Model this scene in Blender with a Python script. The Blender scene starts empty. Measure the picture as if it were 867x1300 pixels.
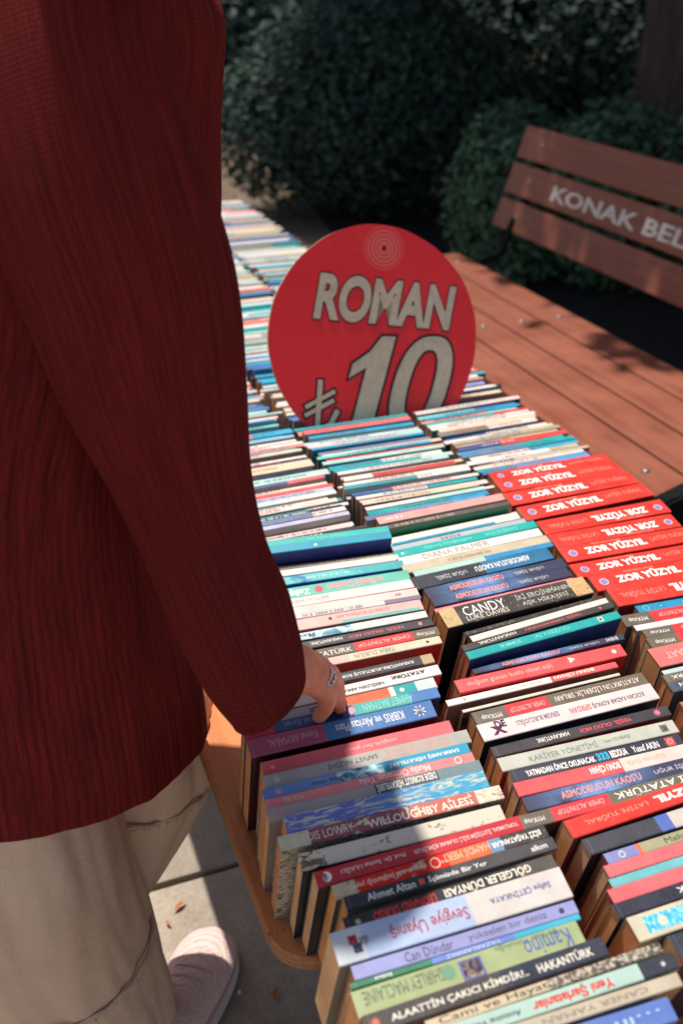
import bpy, bmesh, math, random
from mathutils import Vector, Matrix, Quaternion, noise
random.seed(7)
R = math.radians
S = bpy.context.scene
COL = S.collection

# ------------------------------------------------------------------ camera
CAM = Vector((0, 0, 1.40))
PITCH, YAW = R(28.7), R(20.6)
FW = Vector((math.sin(YAW)*math.cos(PITCH), math.cos(YAW)*math.cos(PITCH), -math.sin(PITCH)))
RT = Vector((math.cos(YAW), -math.sin(YAW), 0))
UP = RT.cross(FW)
FPX = 1270.0
cd = bpy.data.cameras.new('camera'); cam = bpy.data.objects.new('camera', cd); COL.objects.link(cam)
cam.location = CAM
cam.rotation_euler = Matrix((RT, UP, -FW)).transposed().to_euler()
cd.sensor_fit = 'VERTICAL'; cd.sensor_height = 36; cd.sensor_width = 24; cd.lens = 36*FPX/1300
cd.clip_start = .05; cd.clip_end = 300
cd.dof.use_dof = True; cd.dof.focus_distance = 1.12; cd.dof.aperture_fstop = 4.2
S.camera = cam

def ray(x, y): return FW + RT*((x-433.5)/FPX) - UP*((y-650)/FPX)
def at(x, y, z):
    d = ray(x, y); return CAM + d*((z-CAM.z)/d.z)
def atd(x, y, dep): return CAM + ray(x, y)*dep
def proj(p):
    q = Vector(p)-CAM; d = q.dot(FW); return 433.5+FPX*q.dot(RT)/d, 650-FPX*q.dot(UP)/d, d

# ------------------------------------------------------------------ light
SUND = Vector((-.07, .285, 1.0)).normalized()
W = bpy.data.worlds.new('World'); S.world = W; W.use_nodes = True
nt = W.node_tree
sky = nt.nodes.new('ShaderNodeTexSky'); sky.sky_type = 'NISHITA'; sky.sun_disc = False
sky.sun_elevation = math.asin(SUND.z); sky.sun_rotation = math.atan2(SUND.x, SUND.y)
wm = nt.nodes.new('ShaderNodeMix'); wm.data_type = 'RGBA'; wm.blend_type = 'MULTIPLY'; wm.inputs[0].default_value = 1
wm.inputs[7].default_value = (1, .88, .78, 1); nt.links.new(sky.outputs[0], wm.inputs[6]); nt.links.new(wm.outputs[2], nt.nodes['Background'].inputs[0])
nt.nodes['Background'].inputs[1].default_value = .125
sl = bpy.data.lights.new('sun', 'SUN'); sl.energy = 4.4; sl.angle = R(.9); sl.color = (1, .93, .84)
so = bpy.data.objects.new('sun', sl); COL.objects.link(so); so.location = (0, 0, 8)
so.rotation_euler = SUND.to_track_quat('Z', 'Y').to_euler()
S.view_settings.view_transform = 'Standard'; S.view_settings.look = 'None'
S.view_settings.exposure = .32; S.view_settings.gamma = 1

# ------------------------------------------------------------------ materials
def lin(c):
    return tuple(((v/255)/12.92 if v/255 <= .04045 else ((v/255+.055)/1.055)**2.4) for v in c)
class NT:
    def __init__(s, name, rough=.6, spec=.4):
        s.m = bpy.data.materials.new(name); s.m.use_nodes = True
        s.t = s.m.node_tree; s.b = s.t.nodes['Principled BSDF']
        s.b.inputs['Roughness'].default_value = rough
        s.b.inputs['Specular IOR Level'].default_value = spec
    def n(s, ty, **k):
        o = s.t.nodes.new(ty)
        for a, v in k.items():
            if a.startswith('i_'):
                key = a[2:]; key = int(key) if key.isdigit() else key.replace('_', ' ')
                o.inputs[key].default_value = v
            else: setattr(o, a, v)
        return o
    def l(s, a, b): s.t.links.new(a, b)
    def coord(s, scale=(1, 1, 1), out='Object', loc=(0, 0, 0)):
        c = s.n('ShaderNodeTexCoord'); m = s.n('ShaderNodeMapping')
        m.inputs['Scale'].default_value = scale; m.inputs['Location'].default_value = loc
        s.l(c.outputs[out], m.inputs[0]); return m.outputs[0]
    def noise(s, vec, scale, detail=4, rough=.55, dist=0):
        o = s.n('ShaderNodeTexNoise'); o.inputs['Scale'].default_value = scale
        o.inputs['Detail'].default_value = detail; o.inputs['Roughness'].default_value = rough
        o.inputs['Distortion'].default_value = dist
        s.l(vec, o.inputs['Vector']); return o.outputs['Fac']
    def ramp(s, fac, stops, mode='LINEAR'):
        o = s.n('ShaderNodeValToRGB'); cr = o.color_ramp; cr.interpolation = mode
        while len(cr.elements) < len(stops): cr.elements.new(.5)
        for e, (p, c) in zip(cr.elements, stops):
            e.position = p; e.color = (*c, 1) if len(c) == 3 else c
        s.l(fac, o.inputs[0]); return o.outputs[0]
    def mix(s, f, a, b, bt='MIX'):
        o = s.n('ShaderNodeMix', data_type='RGBA', blend_type=bt)
        for v, i in ((f, 0), (a, 6), (b, 7)):
            if isinstance(v, (int, float)): o.inputs[i].default_value = v
            elif isinstance(v, tuple): o.inputs[i].default_value = (*v[:3], 1)
            else: s.l(v, o.inputs[i])
        return o.outputs[2]
    def math(s, op, a, b=0):
        o = s.n('ShaderNodeMath', operation=op)
        for v, i in ((a, 0), (b, 1)):
            if isinstance(v, (int, float)): o.inputs[i].default_value = v
            else: s.l(v, o.inputs[i])
        return o.outputs[0]
    def col(s, c):
        if isinstance(c, tuple): s.b.inputs['Base Color'].default_value = (*c[:3], 1)
        else: s.l(c, s.b.inputs['Base Color'])
    def bump(s, h, strength=.3, dist=.001):
        o = s.n('ShaderNodeBump'); o.inputs['Strength'].default_value = strength
        o.inputs['Distance'].default_value = dist; s.l(h, o.inputs['Height'])
        s.l(o.outputs[0], s.b.inputs['Normal']); return o
MC = {}
G3 = lambda v: (v, v, v)
def ink(rgb, wear=.25, gloss=.42):
    """printed paper/laminate in one colour, lightly scuffed (rgb 0-255 as printed)"""
    k = (rgb, wear, gloss)
    if k in MC: return MC[k]
    t = NT('printed_cover', gloss, .35); c = lin(rgb)
    c = tuple(v*.93 for v in c)
    oi = t.n('ShaderNodeObjectInfo'); v = t.coord()
    add = t.n('ShaderNodeVectorMath', operation='ADD'); sc = t.n('ShaderNodeVectorMath', operation='SCALE'); sc.inputs[3].default_value = 7.0
    cmb = t.n('ShaderNodeCombineXYZ'); t.l(oi.outputs['Random'], cmb.inputs[0]); t.l(oi.outputs['Random'], cmb.inputs[1])
    t.l(cmb.outputs[0], sc.inputs[0]); t.l(v, add.inputs[0]); t.l(sc.outputs[0], add.inputs[1]); v = add.outputs[0]
    n1 = t.noise(v, 35, 5, .6); n2 = t.noise(v, 260, 4, .7)
    lo = tuple(x*.86 for x in c); hi = tuple(min(.95, x*1.06+.006) for x in c)
    base = t.ramp(n1, [(.3, lo), (.7, hi)])
    sm = t.ramp(n2, [(.66-.12*wear, G3(0)), (.74-.10*wear, G3(1))])
    scuff = t.mix(t.math('MULTIPLY', sm, min(1, wear*1.3)), base, tuple(.35*x+.65*y for x, y in zip(c, (.66, .56, .46))))
    cr = t.noise(t.coord((420, 1.5, 1.5)), 1, 2, .5); cm = t.ramp(cr, [(.70, G3(0)), (.74, G3(.5))])
    scuff = t.mix(t.math('MULTIPLY', cm, min(1, .25+wear)), scuff, tuple(.5*x+.5*y for x, y in zip(c, (.7, .62, .52))))
    t.col(scuff)
    r = t.ramp(n1, [(.2, G3(gloss-.1)), (.8, G3(gloss+.2))]); t.l(r, t.b.inputs['Roughness'])
    t.bump(n1, .25, .0006)
    MC[k] = t.m; return t.m
def flat(rgb, rough=.5):
    k = ('flat', rgb, rough)
    if k not in MC:
        t = NT('print_ink', rough, .3); t.col(tuple(v*.93 for v in lin(rgb))); MC[k] = t.m
    return MC[k]
def torn(rgb, under=(205, 190, 160), amount=.5, k2='torn'):
    k = (k2, rgb, under, amount)
    if k in MC: return MC[k]
    t = NT('peeling_cover', .7, .2); v = t.coord((.55, 1, 1)); n = t.noise(v, 130, 6, .75, .6); n2 = t.noise(v, 30, 3)
    s = t.math('ADD', n, t.math('MULTIPLY', n2, .35))
    f = t.ramp(s, [(.80-.3*amount, G3(0)), (.82-.3*amount, G3(1))])
    big = t.noise(v, 300, 3); un = t.ramp(big, [(.3, tuple(x*.7 for x in lin(under))), (.7, lin(under))])
    t.col(t.mix(f, tuple(x*.9 for x in lin(rgb)), un)); t.bump(f, .8, .0006)
    MC[k] = t.m; return t.m
def ripple():
    k = 'ripple'
    if k in MC: return MC[k]
    t = NT('rippled_cover', .5, .4); v = t.coord((.25, 1.7, 1)); n = t.noise(v, 170, 5, .7, 1.2)
    g = t.coord(); sp = t.n('ShaderNodeSeparateXYZ'); t.l(g, sp.inputs[0])
    a = t.ramp(t.math('MULTIPLY', sp.outputs[0], 4.5), [(.3, lin((90, 105, 180))), (.7, lin((40, 150, 190)))])  # violet end to cyan end: shade and sun put into the cover colour
    f = t.ramp(n, [(.5, G3(0)), (.56, G3(1))])
    t.col(t.mix(f, a, lin((190, 190, 170)))); t.bump(n, 1, .001); MC[k] = t.m; return t.m
def nebula():
    k = 'neb'
    if k in MC: return MC[k]
    t = NT('dark_sky_cover', .35, .5); v = t.coord((.8, 1, 1)); g = t.coord(); sp = t.n('ShaderNodeSeparateXYZ'); t.l(g, sp.inputs[0])
    x = sp.outputs[0]; d = t.math('ABSOLUTE', t.math('SUBTRACT', x, .075)); glow = t.ramp(t.math('MULTIPLY', d, 12), [(0, G3(1)), (.85, G3(0))])
    n = t.noise(v, 50, 5, .6); f = t.math('MULTIPLY', glow, t.ramp(n, [(.3, G3(0)), (.65, G3(1))]))
    t.col(t.mix(f, lin((58, 60, 84)), lin((110, 165, 225)))); MC[k] = t.m; return t.m
def art(a, b, c=None, sc=60, stretch=.5):
    k = ('art', a, b, c, sc)
    if k in MC: return MC[k]
    t = NT('illustrated_cover', .45, .35); v = t.coord((stretch, 1, 1)); n = t.noise(v, sc, 4, .6, .8)
    st = [(.38, lin(a)), (.5, lin(b))] + ([(.64, lin(c))] if c else [])
    t.col(t.ramp(n, st)); MC[k] = t.m; return t.m
def paper(rgb, seed=0):
    k = ('paper', rgb)
    if k in MC: return MC[k]
    t = NT('page_edges', .85, .1); v = t.coord((2, 2600, 2)); n = t.noise(v, 1, 2, .6)
    v2 = t.coord(); n2 = t.noise(v2, 28, 4, .6); oi = t.n('ShaderNodeObjectInfo')
    c = lin(rgb); lines = t.ramp(n, [(.3, tuple(x*.78 for x in c)), (.62, c)])
    dirt = t.ramp(n2, [(.3, (.78, .68, .6)), (.65, (1, 1, 1))])
    m = t.mix(1., lines, dirt, 'MULTIPLY')
    hs = t.n('ShaderNodeHueSaturation'); t.l(m, hs.inputs['Color']); t.l(t.math('ADD', t.math('MULTIPLY', oi.outputs['Random'], .4), .78), hs.inputs['Value'])
    t.col(hs.outputs[0]); t.bump(n, .6, .0005); MC[k] = t.m; return t.m
PAPERS = [paper((244, 178, 118)), paper((236, 164, 104)), paper((246, 196, 146)), paper((220, 152, 104))]

# ------------------------------------------------------------------ helpers
def tag(o, label=None, cat=None, group=None, kind=None):
    for k, v in (('label', label), ('category', cat), ('group', group), ('kind', kind)):
        if v: o[k] = v
    return o
def empty(name, loc=(0, 0, 0), rot=(0, 0, 0), **k):
    o = bpy.data.objects.new(name, None); COL.objects.link(o); o.location = loc; o.rotation_euler = rot
    o.empty_display_size = .05; return tag(o, **k)
def link(name, me, parent=None, mats=None, smooth=False):
    if mats:
        for m in mats: me.materials.append(m)
    if smooth:
        for p in me.polygons: p.use_smooth = True
    o = bpy.data.objects.new(name, me); COL.objects.link(o)
    if parent: o.parent = parent
    return o
def mesh(name, v, f, mi=None):
    me = bpy.data.meshes.new(name); me.from_pydata(v, [], f)
    if mi: me.polygons.foreach_set('material_index', mi)
    me.update(); return me
def bm_mesh(name, bm):
    me = bpy.data.meshes.new(name); bmesh.ops.recalc_face_normals(bm, faces=bm.faces); bm.to_mesh(me); bm.free(); return me
def boxbm(x0, x1, y0, y1, z0, z1, bev=0, seg=1, bm=None):
    b = bmesh.new(); r = bmesh.ops.create_cube(b, size=1)
    for v in b.verts: v.co = Vector((x0+(v.co.x+.5)*(x1-x0), y0+(v.co.y+.5)*(y1-y0), z0+(v.co.z+.5)*(z1-z0)))
    if bev: bmesh.ops.bevel(b, geom=b.edges[:], offset=bev, segments=seg, affect='EDGES', profile=.6)
    if bm is None: return b
    t = bpy.data.meshes.new('t'); b.to_mesh(t); b.free(); bm.from_mesh(t); bpy.data.meshes.remove(t); return bm
def tube(bm, pts, rad, n=8, cap=True):
    pts = [Vector(p) for p in pts]; rings = []
    prev = None
    for i, p in enumerate(pts):
        d = (pts[min(i+1, len(pts)-1)]-pts[max(i-1, 0)]).normalized()
        if prev is None: a = d.orthogonal().normalized()
        else: a = (prev-d*prev.dot(d)).normalized()
        prev = a; b = d.cross(a); r = rad[i] if hasattr(rad, '__len__') else rad
        rings.append([bm.verts.new(p+(a*math.cos(2*math.pi*k/n)+b*math.sin(2*math.pi*k/n))*r) for k in range(n)])
    for i in range(len(rings)-1):
        for k in range(n): bm.faces.new((rings[i][k], rings[i][(k+1) % n], rings[i+1][(k+1) % n], rings[i+1][k]))
    if cap: bm.faces.new(rings[0][::-1]); bm.faces.new(rings[-1])
    return rings

# text as flat print geometry
TXT = {}
def text_mesh(s, bold=0., shear=0., res=2):
    k = (s, bold, shear, res)
    if k in TXT: return TXT[k]
    c = bpy.data.curves.new('t', 'FONT'); c.body = s; c.size = 1; c.resolution_u = res; c.offset = bold; c.shear = shear; c.fill_mode = 'FRONT'
    o = bpy.data.objects.new('t', c); COL.objects.link(o)
    bpy.context.view_layer.update()
    me = bpy.data.meshes.new_from_object(o.evaluated_get(bpy.context.evaluated_depsgraph_get()))
    bpy.data.objects.remove(o); bpy.data.curves.remove(c)
    xs = [v.co.x for v in me.vertices] or [0, 1]; ys = [v.co.y for v in me.vertices] or [0, 1]
    TXT[k] = (me, min(xs), max(xs), min(ys), max(ys)); return TXT[k]
def put_text(name, s, parent, mat, cx, cy, w, h, z=0, flip=False, bold=.012, shear=0, basis=None, frame=None):
    """flat lettering fitted in a w x h box centred at (cx,cy) of the parent's plane"""
    me0, x0, x1, y0, y1 = text_mesh(s, bold, shear)
    me = me0.copy(); me.materials.clear(); me.materials.append(mat)
    sx = w/(x1-x0); sy = h/(y1-y0)
    f = -1 if flip else 1
    for v in me.vertices:
        a = ((v.co.x-(x0+x1)/2)*sx*f, (v.co.y-(y0+y1)/2)*sy*f)
        v.co = basis(cx+a[0], cy+a[1]) if basis else Vector((cx+a[0], cy+a[1], z))
    me.update(); return link(name, me, parent)

# ------------------------------------------------------------------ ground, pavement
def ground_mat():
    t = NT('bare_soil', .95, .1); v = t.coord(); n = t.noise(v, 1.3, 6, .6); n2 = t.noise(v, 40, 5, .7)
    c = t.ramp(n, [(.3, (.11, .085, .065)), (.52, (.19, .145, .105)), (.7, (.27, .2, .14))])
    c = t.mix(.5, c, t.ramp(n2, [(.3, (.35, .35, .35)), (.7, (1, 1, 1))]), 'MULTIPLY'); t.col(c); t.bump(n2, .6, .02); return t.m
g = link('ground', mesh('ground', [(-80, -60, -.045), (80, -60, -.045), (80, 120, -.045), (-80, 120, -.045)], [(0, 1, 2, 3)]), None, [ground_mat()])
tag(g, kind='structure')
SHADEGND = NT('shade_dark_ground', .95, .1); sn = SHADEGND.noise(SHADEGND.coord(), 25, 6, .7); SHADEGND.col(SHADEGND.ramp(sn, [(.3, (.012, .012, .013)), (.7, (.045, .038, .034))])); SHADEGND.bump(sn, .8, .03)
tag(link('shade_ground', mesh('shade_ground', [(1.25, -1.5, -.040), (10, -1.5, -.040), (10, 10, -.040), (2.9, 10, -.040), (2.1, 5.7, -.040), (1.25, 4.3, -.040)], [(0, 1, 2, 3, 4, 5)]), None, [SHADEGND.m]), kind='structure')  # dark sheet added to stand for the shade under bench and shrubs
def slab_mat():
    t = NT('paving_stone', .85, .25); v = t.coord(out='Object'); oi = t.n('ShaderNodeObjectInfo')
    n = t.noise(v, 7, 6, .65); n2 = t.noise(v, 120, 5, .75); n3 = t.noise(v, 420, 2, .6)
    c = t.ramp(n, [(.25, (.30, .25, .20)), (.5, (.42, .36, .285)), (.75, (.53, .46, .37))])
    c = t.mix(.45, c, t.ramp(n2, [(.35, G3(.45)), (.65, G3(1))]), 'MULTIPLY')
    c = t.mix(.35, c, t.ramp(n3, [(.42, G3(.35)), (.5, G3(1))]), 'MULTIPLY')
    hs = t.n('ShaderNodeHueSaturation'); t.l(c, hs.inputs['Color']); t.l(t.math('ADD', t.math('MULTIPLY', oi.outputs['Random'], .25), .85), hs.inputs['Value'])
    t.col(hs.outputs[0]); t.bump(n2, .5, .003); return t.m
SLAB = slab_mat()
pav = link('pavement', mesh('pavement', [(-2.6, -1.6, -.03), (1.05, -1.6, -.03), (1.05, 6.2, -.03), (-2.6, 6.2, -.03)], [(0, 1, 2, 3)]), None,
           [flat((70, 62, 54), .95)])
tag(pav, kind='structure')
sm = bm_mesh('paving_slab', boxbm(0, .590, 0, .590, -.028, 0, .006, 2)); sm.materials.append(SLAB)
for i in range(6):
    for j in range(13):
        o = bpy.data.objects.new('paving_slab', sm); COL.objects.link(o); o.parent = pav
        o.location = (-2.56+i*.6+.004, -1.755+j*.6+.004, random.uniform(-.003, .002))

# ------------------------------------------------------------------ book table
def wood_mat(a, b, sc=1., name='varnished_plywood', rough=.45, axis=(3, 40, 40)):
    t = NT(name, rough, .35); v = t.coord(tuple(x*sc for x in axis)); n = t.noise(v, 1, 6, .6, 1.5)
    v2 = t.coord(); n2 = t.noise(v2, 5, 5, .6); n3 = t.noise(v2, 90, 4, .7)
    c = t.ramp(n, [(.3, a), (.65, b)])
    c = t.mix(.5, c, t.ramp(n2, [(.3, (.6, .56, .52)), (.65, (1, 1, 1))]), 'MULTIPLY')
    c = t.mix(.6, c, t.ramp(n3, [(.28, (.35, .3, .26)), (.4, (1, 1, 1))]), 'MULTIPLY')
    t.col(c); t.bump(n, .25, .001); t.l(t.ramp(n2, [(.3, G3(rough-.1)), (.7, G3(rough+.2))]), t.b.inputs['Roughness']); return t.m
PLY = wood_mat((.50, .17, .055), (.66, .25, .09), axis=(45, 2.5, 45))
PLYEDGE = wood_mat((.16, .07, .035), (.48, .24, .11), 1, 'plywood_edge', .7, (5, 5, 420))
def board(name, x0, x1, y0, y1, z, parent, th=.016, rr=.045):
    bm = bmesh.new(); pts = []
    for cx, cy, a0 in ((x0+rr, y0+rr, 180), (x1-rr, y0+rr, 270), (x1-rr, y1-rr, 0), (x0+rr, y1-rr, 90)):
        for k in range(7): a = R(a0+k*15); pts.append((cx+rr*math.cos(a), cy+rr*math.sin(a)))
    ip = []
    for cx, cy, a0 in ((x0+rr, y0+rr, 180), (x1-rr, y0+rr, 270), (x1-rr, y1-rr, 0), (x0+rr, y1-rr, 90)):
        for k in range(7): a = R(a0+k*15); ip.append((cx+(rr-.0025)*math.cos(a), cy+(rr-.0025)*math.sin(a)))
    n = len(pts)
    top = [bm.verts.new((p[0], p[1], z)) for p in ip]; t2 = [bm.verts.new((p[0], p[1], z-.002)) for p in pts]; bt = [bm.verts.new((p[0], p[1], z-th)) for p in pts]
    f = bm.faces.new(top)
    for k in range(n):
        q = (k+1) % n
        bm.faces.new((top[k], t2[k], t2[q], top[q])); e = bm.faces.new((t2[k], bt[k], bt[q], t2[q])); e.material_index = 1
    bm.faces.new(bt[::-1])
    return link(name, bm_mesh(name, bm), parent, [PLY, PLYEDGE])
METAL = NT('grey_steel', .4, .5); METAL.col((.22, .22, .22)); METAL.b.inputs['Metallic'].default_value = .9; METAL = METAL.m
BOARDZ = .56
def table(x0, x1, y0, y1, label):
    T = empty('book_table', ((x0+x1)/2, (y0+y1)/2, 0), label=label, cat='table', group='tables carrying the books')
    ox, oy = T.location.x, T.location.y
    board('table_top', x0-ox, x1-ox, y0-oy, y1-oy, BOARDZ, T)
    for sx in (x0+.16-ox, x1-.1-ox):
        for sy in (y0+.30-oy, y1-.2-oy):
            bm = bmesh.new(); tube(bm, [(sx, sy, 0), (sx, sy, .51)], .014, 10); link('leg', bm_mesh('leg', bm), T, [METAL], True)
    link('apron', bm_mesh('apron', boxbm(x0+.05-ox, x1-.05-ox, y0+.08-oy, y1-.08-oy, .505, .542, .003)), T, [PLYEDGE])
table(.166, .96, .605, 2.06, 'low orange plywood table with rounded corner under the books beside the shopper')
table(.172, .955, 2.075, 3.52, 'far low plywood table carrying the rows of books behind the round red sign')
table(.235, 1.05, .02, .59, 'nearest low table under the books at the bottom of the picture')

# ------------------------------------------------------------------ books
PN = {}
def cname(c):
    r, g, b = c; mx, mn = max(c), min(c)
    if mx < 75: return 'black' if mx-mn < 22 or mx < 50 else ('navy' if b == mx else 'dark brown')
    if mx-mn < 26:
        return 'white' if mn > 205 else 'pale grey' if mn > 165 else 'grey' if mn > 110 else 'dark grey'
    if r >= g and r >= b:
        if mn > 175: return 'cream' if g-b > 8 else 'pale pink'
        if r-g < 40: return 'beige' if r > 150 else 'khaki brown'
        if b > 85 and r > 165: return 'pink' if abs(g-b) < 45 else 'orange'
        if g > b+45: return 'orange'
        return 'red' if r > 170 else 'maroon'
    if g >= r and g > b+20: return 'sage green' if r > 120 else 'green'
    if b-g < 45 and g-r > 25: return 'teal' if mx < 200 and r < 110 else 'pale mint' if r > 140 else 'turquoise'
    if r > 130: return 'lavender'
    return 'blue' if mx > 120 else 'navy'
def book_mesh(L, t, Wd, segs, front, back):
    """soft cover wrapped round a block: spine on top (z=0), covers hanging down to z=-Wd"""
    b = min(.0013, t*.22); th = min(.00045, t*.12)
    prof = [(0, -Wd), (0, -b), (b*.3, -b*.3), (b, 0), (t-b, 0), (t-b*.3, -b*.3), (t, -b), (t, -Wd)]
    inn = [(th, -Wd), (th, -b), (b*.3+th*.8, -b*.3-th*.8), (b, -th), (t-b, -th), (t-b*.3-th*.8, -b*.3-th*.8), (t-th, -b), (t-th, -Wd)]
    xs = [0]
    for f, _ in segs: xs.append(min(L, xs[-1]+f*L))
    xs[-1] = L
    V = []; F = []; MI = []
    n = len(prof)
    for x in xs:
        V += [(x, p[0], p[1]) for p in prof]
    for s in range(len(xs)-1):
        for k in range(n-1):
            a = s*n+k; F.append((a, a+1, a+1+n, a+n)); MI.append(1+s if 1 <= k <= 5 else (0 if k == 0 else len(segs)+1))
    base = len(V)
    for x in (0, L): V += [(x, p[0], p[1]) for p in inn]
    for k in range(n-1):
        a = k; b2 = base+k; F.append((a, b2, b2+1, a+1)); MI.append(len(segs)+2)
        a = (len(xs)-1)*n+k; b2 = base+n+k; F.append((a, a+1, b2+1, b2)); MI.append(len(segs)+2)
    F.append((0, (len(xs)-1)*n, base+n, base)); MI.append(0)
    F.append((n-1, base+n-1, base+2*n-1, (len(xs)-1)*n+n-1)); MI.append(0)
    me = mesh('cover', V, F, MI)
    for m in [front]+[s[1] for s in segs]+[back, flat((225, 205, 180), .8)]: me.materials.append(m)
    return me, th
def block_mesh(L, t, Wd, th, rnd):
    i = rnd.uniform(.0002, .0008)
    z0 = -Wd+rnd.uniform(0, .0008)
    a = th+.00012; V = []
    for x in (i, L-i): V += [(x, a, z0), (x, a, -.0016), (x, a+t*.12, -th-.0003), (x, t-a-t*.12, -th-.0003), (x, t-a, -.0016), (x, t-a, z0)]
    F = [(5, 4, 3, 2, 1, 0), (6, 7, 8, 9, 10, 11)]+[(k, (k+1) % 6, 6+(k+1) % 6, 6+k) for k in range(6)]
    return mesh('page_block', V, F)
def make_book(P, ang, L, t, dz, lean, b, rnd, zt=.70):
    Wd = (zt+dz-BOARDZ)/math.cos(lean)
    rot = Matrix.Rotation(ang, 3, 'Z') @ Matrix.Rotation(lean, 3, 'X')
    top = Vector((P[0], P[1], zt+dz)); loc = top + rot @ Vector((0, 0, -Wd))
    E0 = empty('book', loc, rot.to_euler())
    segs = []
    for f, c in b['segs']:
        segs.append((f, c if not isinstance(c, tuple) else ink(c, b.get('wear', .25))))
    frontc = b.get('front'); c0 = b['segs'][0][1]
    if frontc is None: frontc = tuple(int(v*.9) for v in c0) if isinstance(c0, tuple) else (70, 70, 80)
    front = frontc if not isinstance(frontc, tuple) else ink(frontc, .2)
    me, th = book_mesh(L, t, Wd, segs, front, front)
    for v in me.vertices: v.co.z += Wd
    link('cover', me, E0)
    pb = block_mesh(L, t, Wd, th, rnd)
    for v in pb.vertices: v.co.z += Wd
    link('page_block', pb, E0, [b.get('paper') or rnd.choice(PAPERS)])
    zt_ = Wd+.00018
    for tx in b.get('text', []):
        s, x0, x1, rgb, flip = tx[:5]; h = tx[5] if len(tx) > 5 else .55; yo = tx[6] if len(tx) > 6 else .5
        bold = tx[7] if len(tx) > 7 else .012
        put_text('title', s, E0, flat(rgb), (x0+x1)/2*L, yo*t, (x1-x0)*L, h*t, zt_, flip, bold)
    for (kind, x, y, sz, rgb) in b.get('marks', []):
        bm = bmesh.new()
        if kind == 'disc': bmesh.ops.create_circle(bm, cap_ends=True, segments=16, radius=sz*t)
        elif kind == 'ring':
            for k in range(20):
                a0, a1 = 2*math.pi*k/20, 2*math.pi*(k+1)/20
                bm.faces.new([bm.verts.new((math.cos(a)*r*t, math.sin(a)*r*t, 0)) for a, r in ((a0, sz), (a1, sz), (a1, sz*.75), (a0, sz*.75))])
        elif kind == 'box': bmesh.ops.create_grid(bm, x_segments=1, y_segments=1, size=sz*t)
        elif kind == 'star':
            vs = [bm.verts.new((math.cos(math.pi*k/8)*sz*t*(1 if k % 2 else .45), math.sin(math.pi*k/8)*sz*t*(1 if k % 2 else .45), 0)) for k in range(16)]; bm.faces.new(vs)
        elif kind == 'tri': bm.faces.new([bm.verts.new((dx*sz*t, dy*sz*t, 0)) for dx, dy in ((-.6, -.8), (.9, 0), (-.6, .8))])
        for v in bm.verts: v.co += Vector((x*L, y*t, zt_+.00006))
        link('emblem', bm_mesh('emblem', bm), E0, [flat(rgb) if isinstance(rgb, tuple) else rgb])
    for (x0, x1, y0, y1, m) in b.get('pics', []):
        me = mesh('picture', [(x0*L, y0*t, zt_-.00006), (x1*L, y0*t, zt_-.00006), (x1*L, y1*t, zt_-.00006), (x0*L, y1*t, zt_-.00006)], [(0, 1, 2, 3)])
        link('picture', me, E0, [m if not isinstance(m, tuple) else ink(m)])
    if b.get('scrib'):
        x0, x1, rgb = b['scrib']; V = []; F = []; x = x0*L
        hh = min(.32*t, .0028)
        while x < x1*L:
            w = rnd.uniform(.0007, .0022); y = t*.5; q = len(V); h1 = hh*rnd.uniform(.6, 1)
            V += [(x, y-h1, zt_), (x+w, y-h1, zt_), (x+w*.9, y+h1, zt_), (x+w*.1, y+h1, zt_)]; F.append((q, q+1, q+2, q+3)); x += w+rnd.choice((.0005, .0006, .0008, .003))
        link('title', mesh('title', V, F), E0, [flat(rgb)])
    return E0

WH, PW, CR, BG = (224, 214, 206), (230, 202, 194), (216, 196, 166), (184, 168, 142)
MINT, TEAL, CYAN, BLU = (178, 208, 198), (30, 158, 160), (48, 160, 196), (58, 112, 168)
NAVY, BLK, GRY, KH = (44, 50, 74), (36, 38, 44), (150, 152, 150), (104, 94, 80)
RED, PNK, SAL, LAV = (214, 50, 44), (232, 110, 112), (220, 140, 128), (142, 146, 192)
ZR = (216, 52, 40)
def sg(*a): return [(a[i], a[i+1]) for i in range(0, len(a), 2)]
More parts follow.
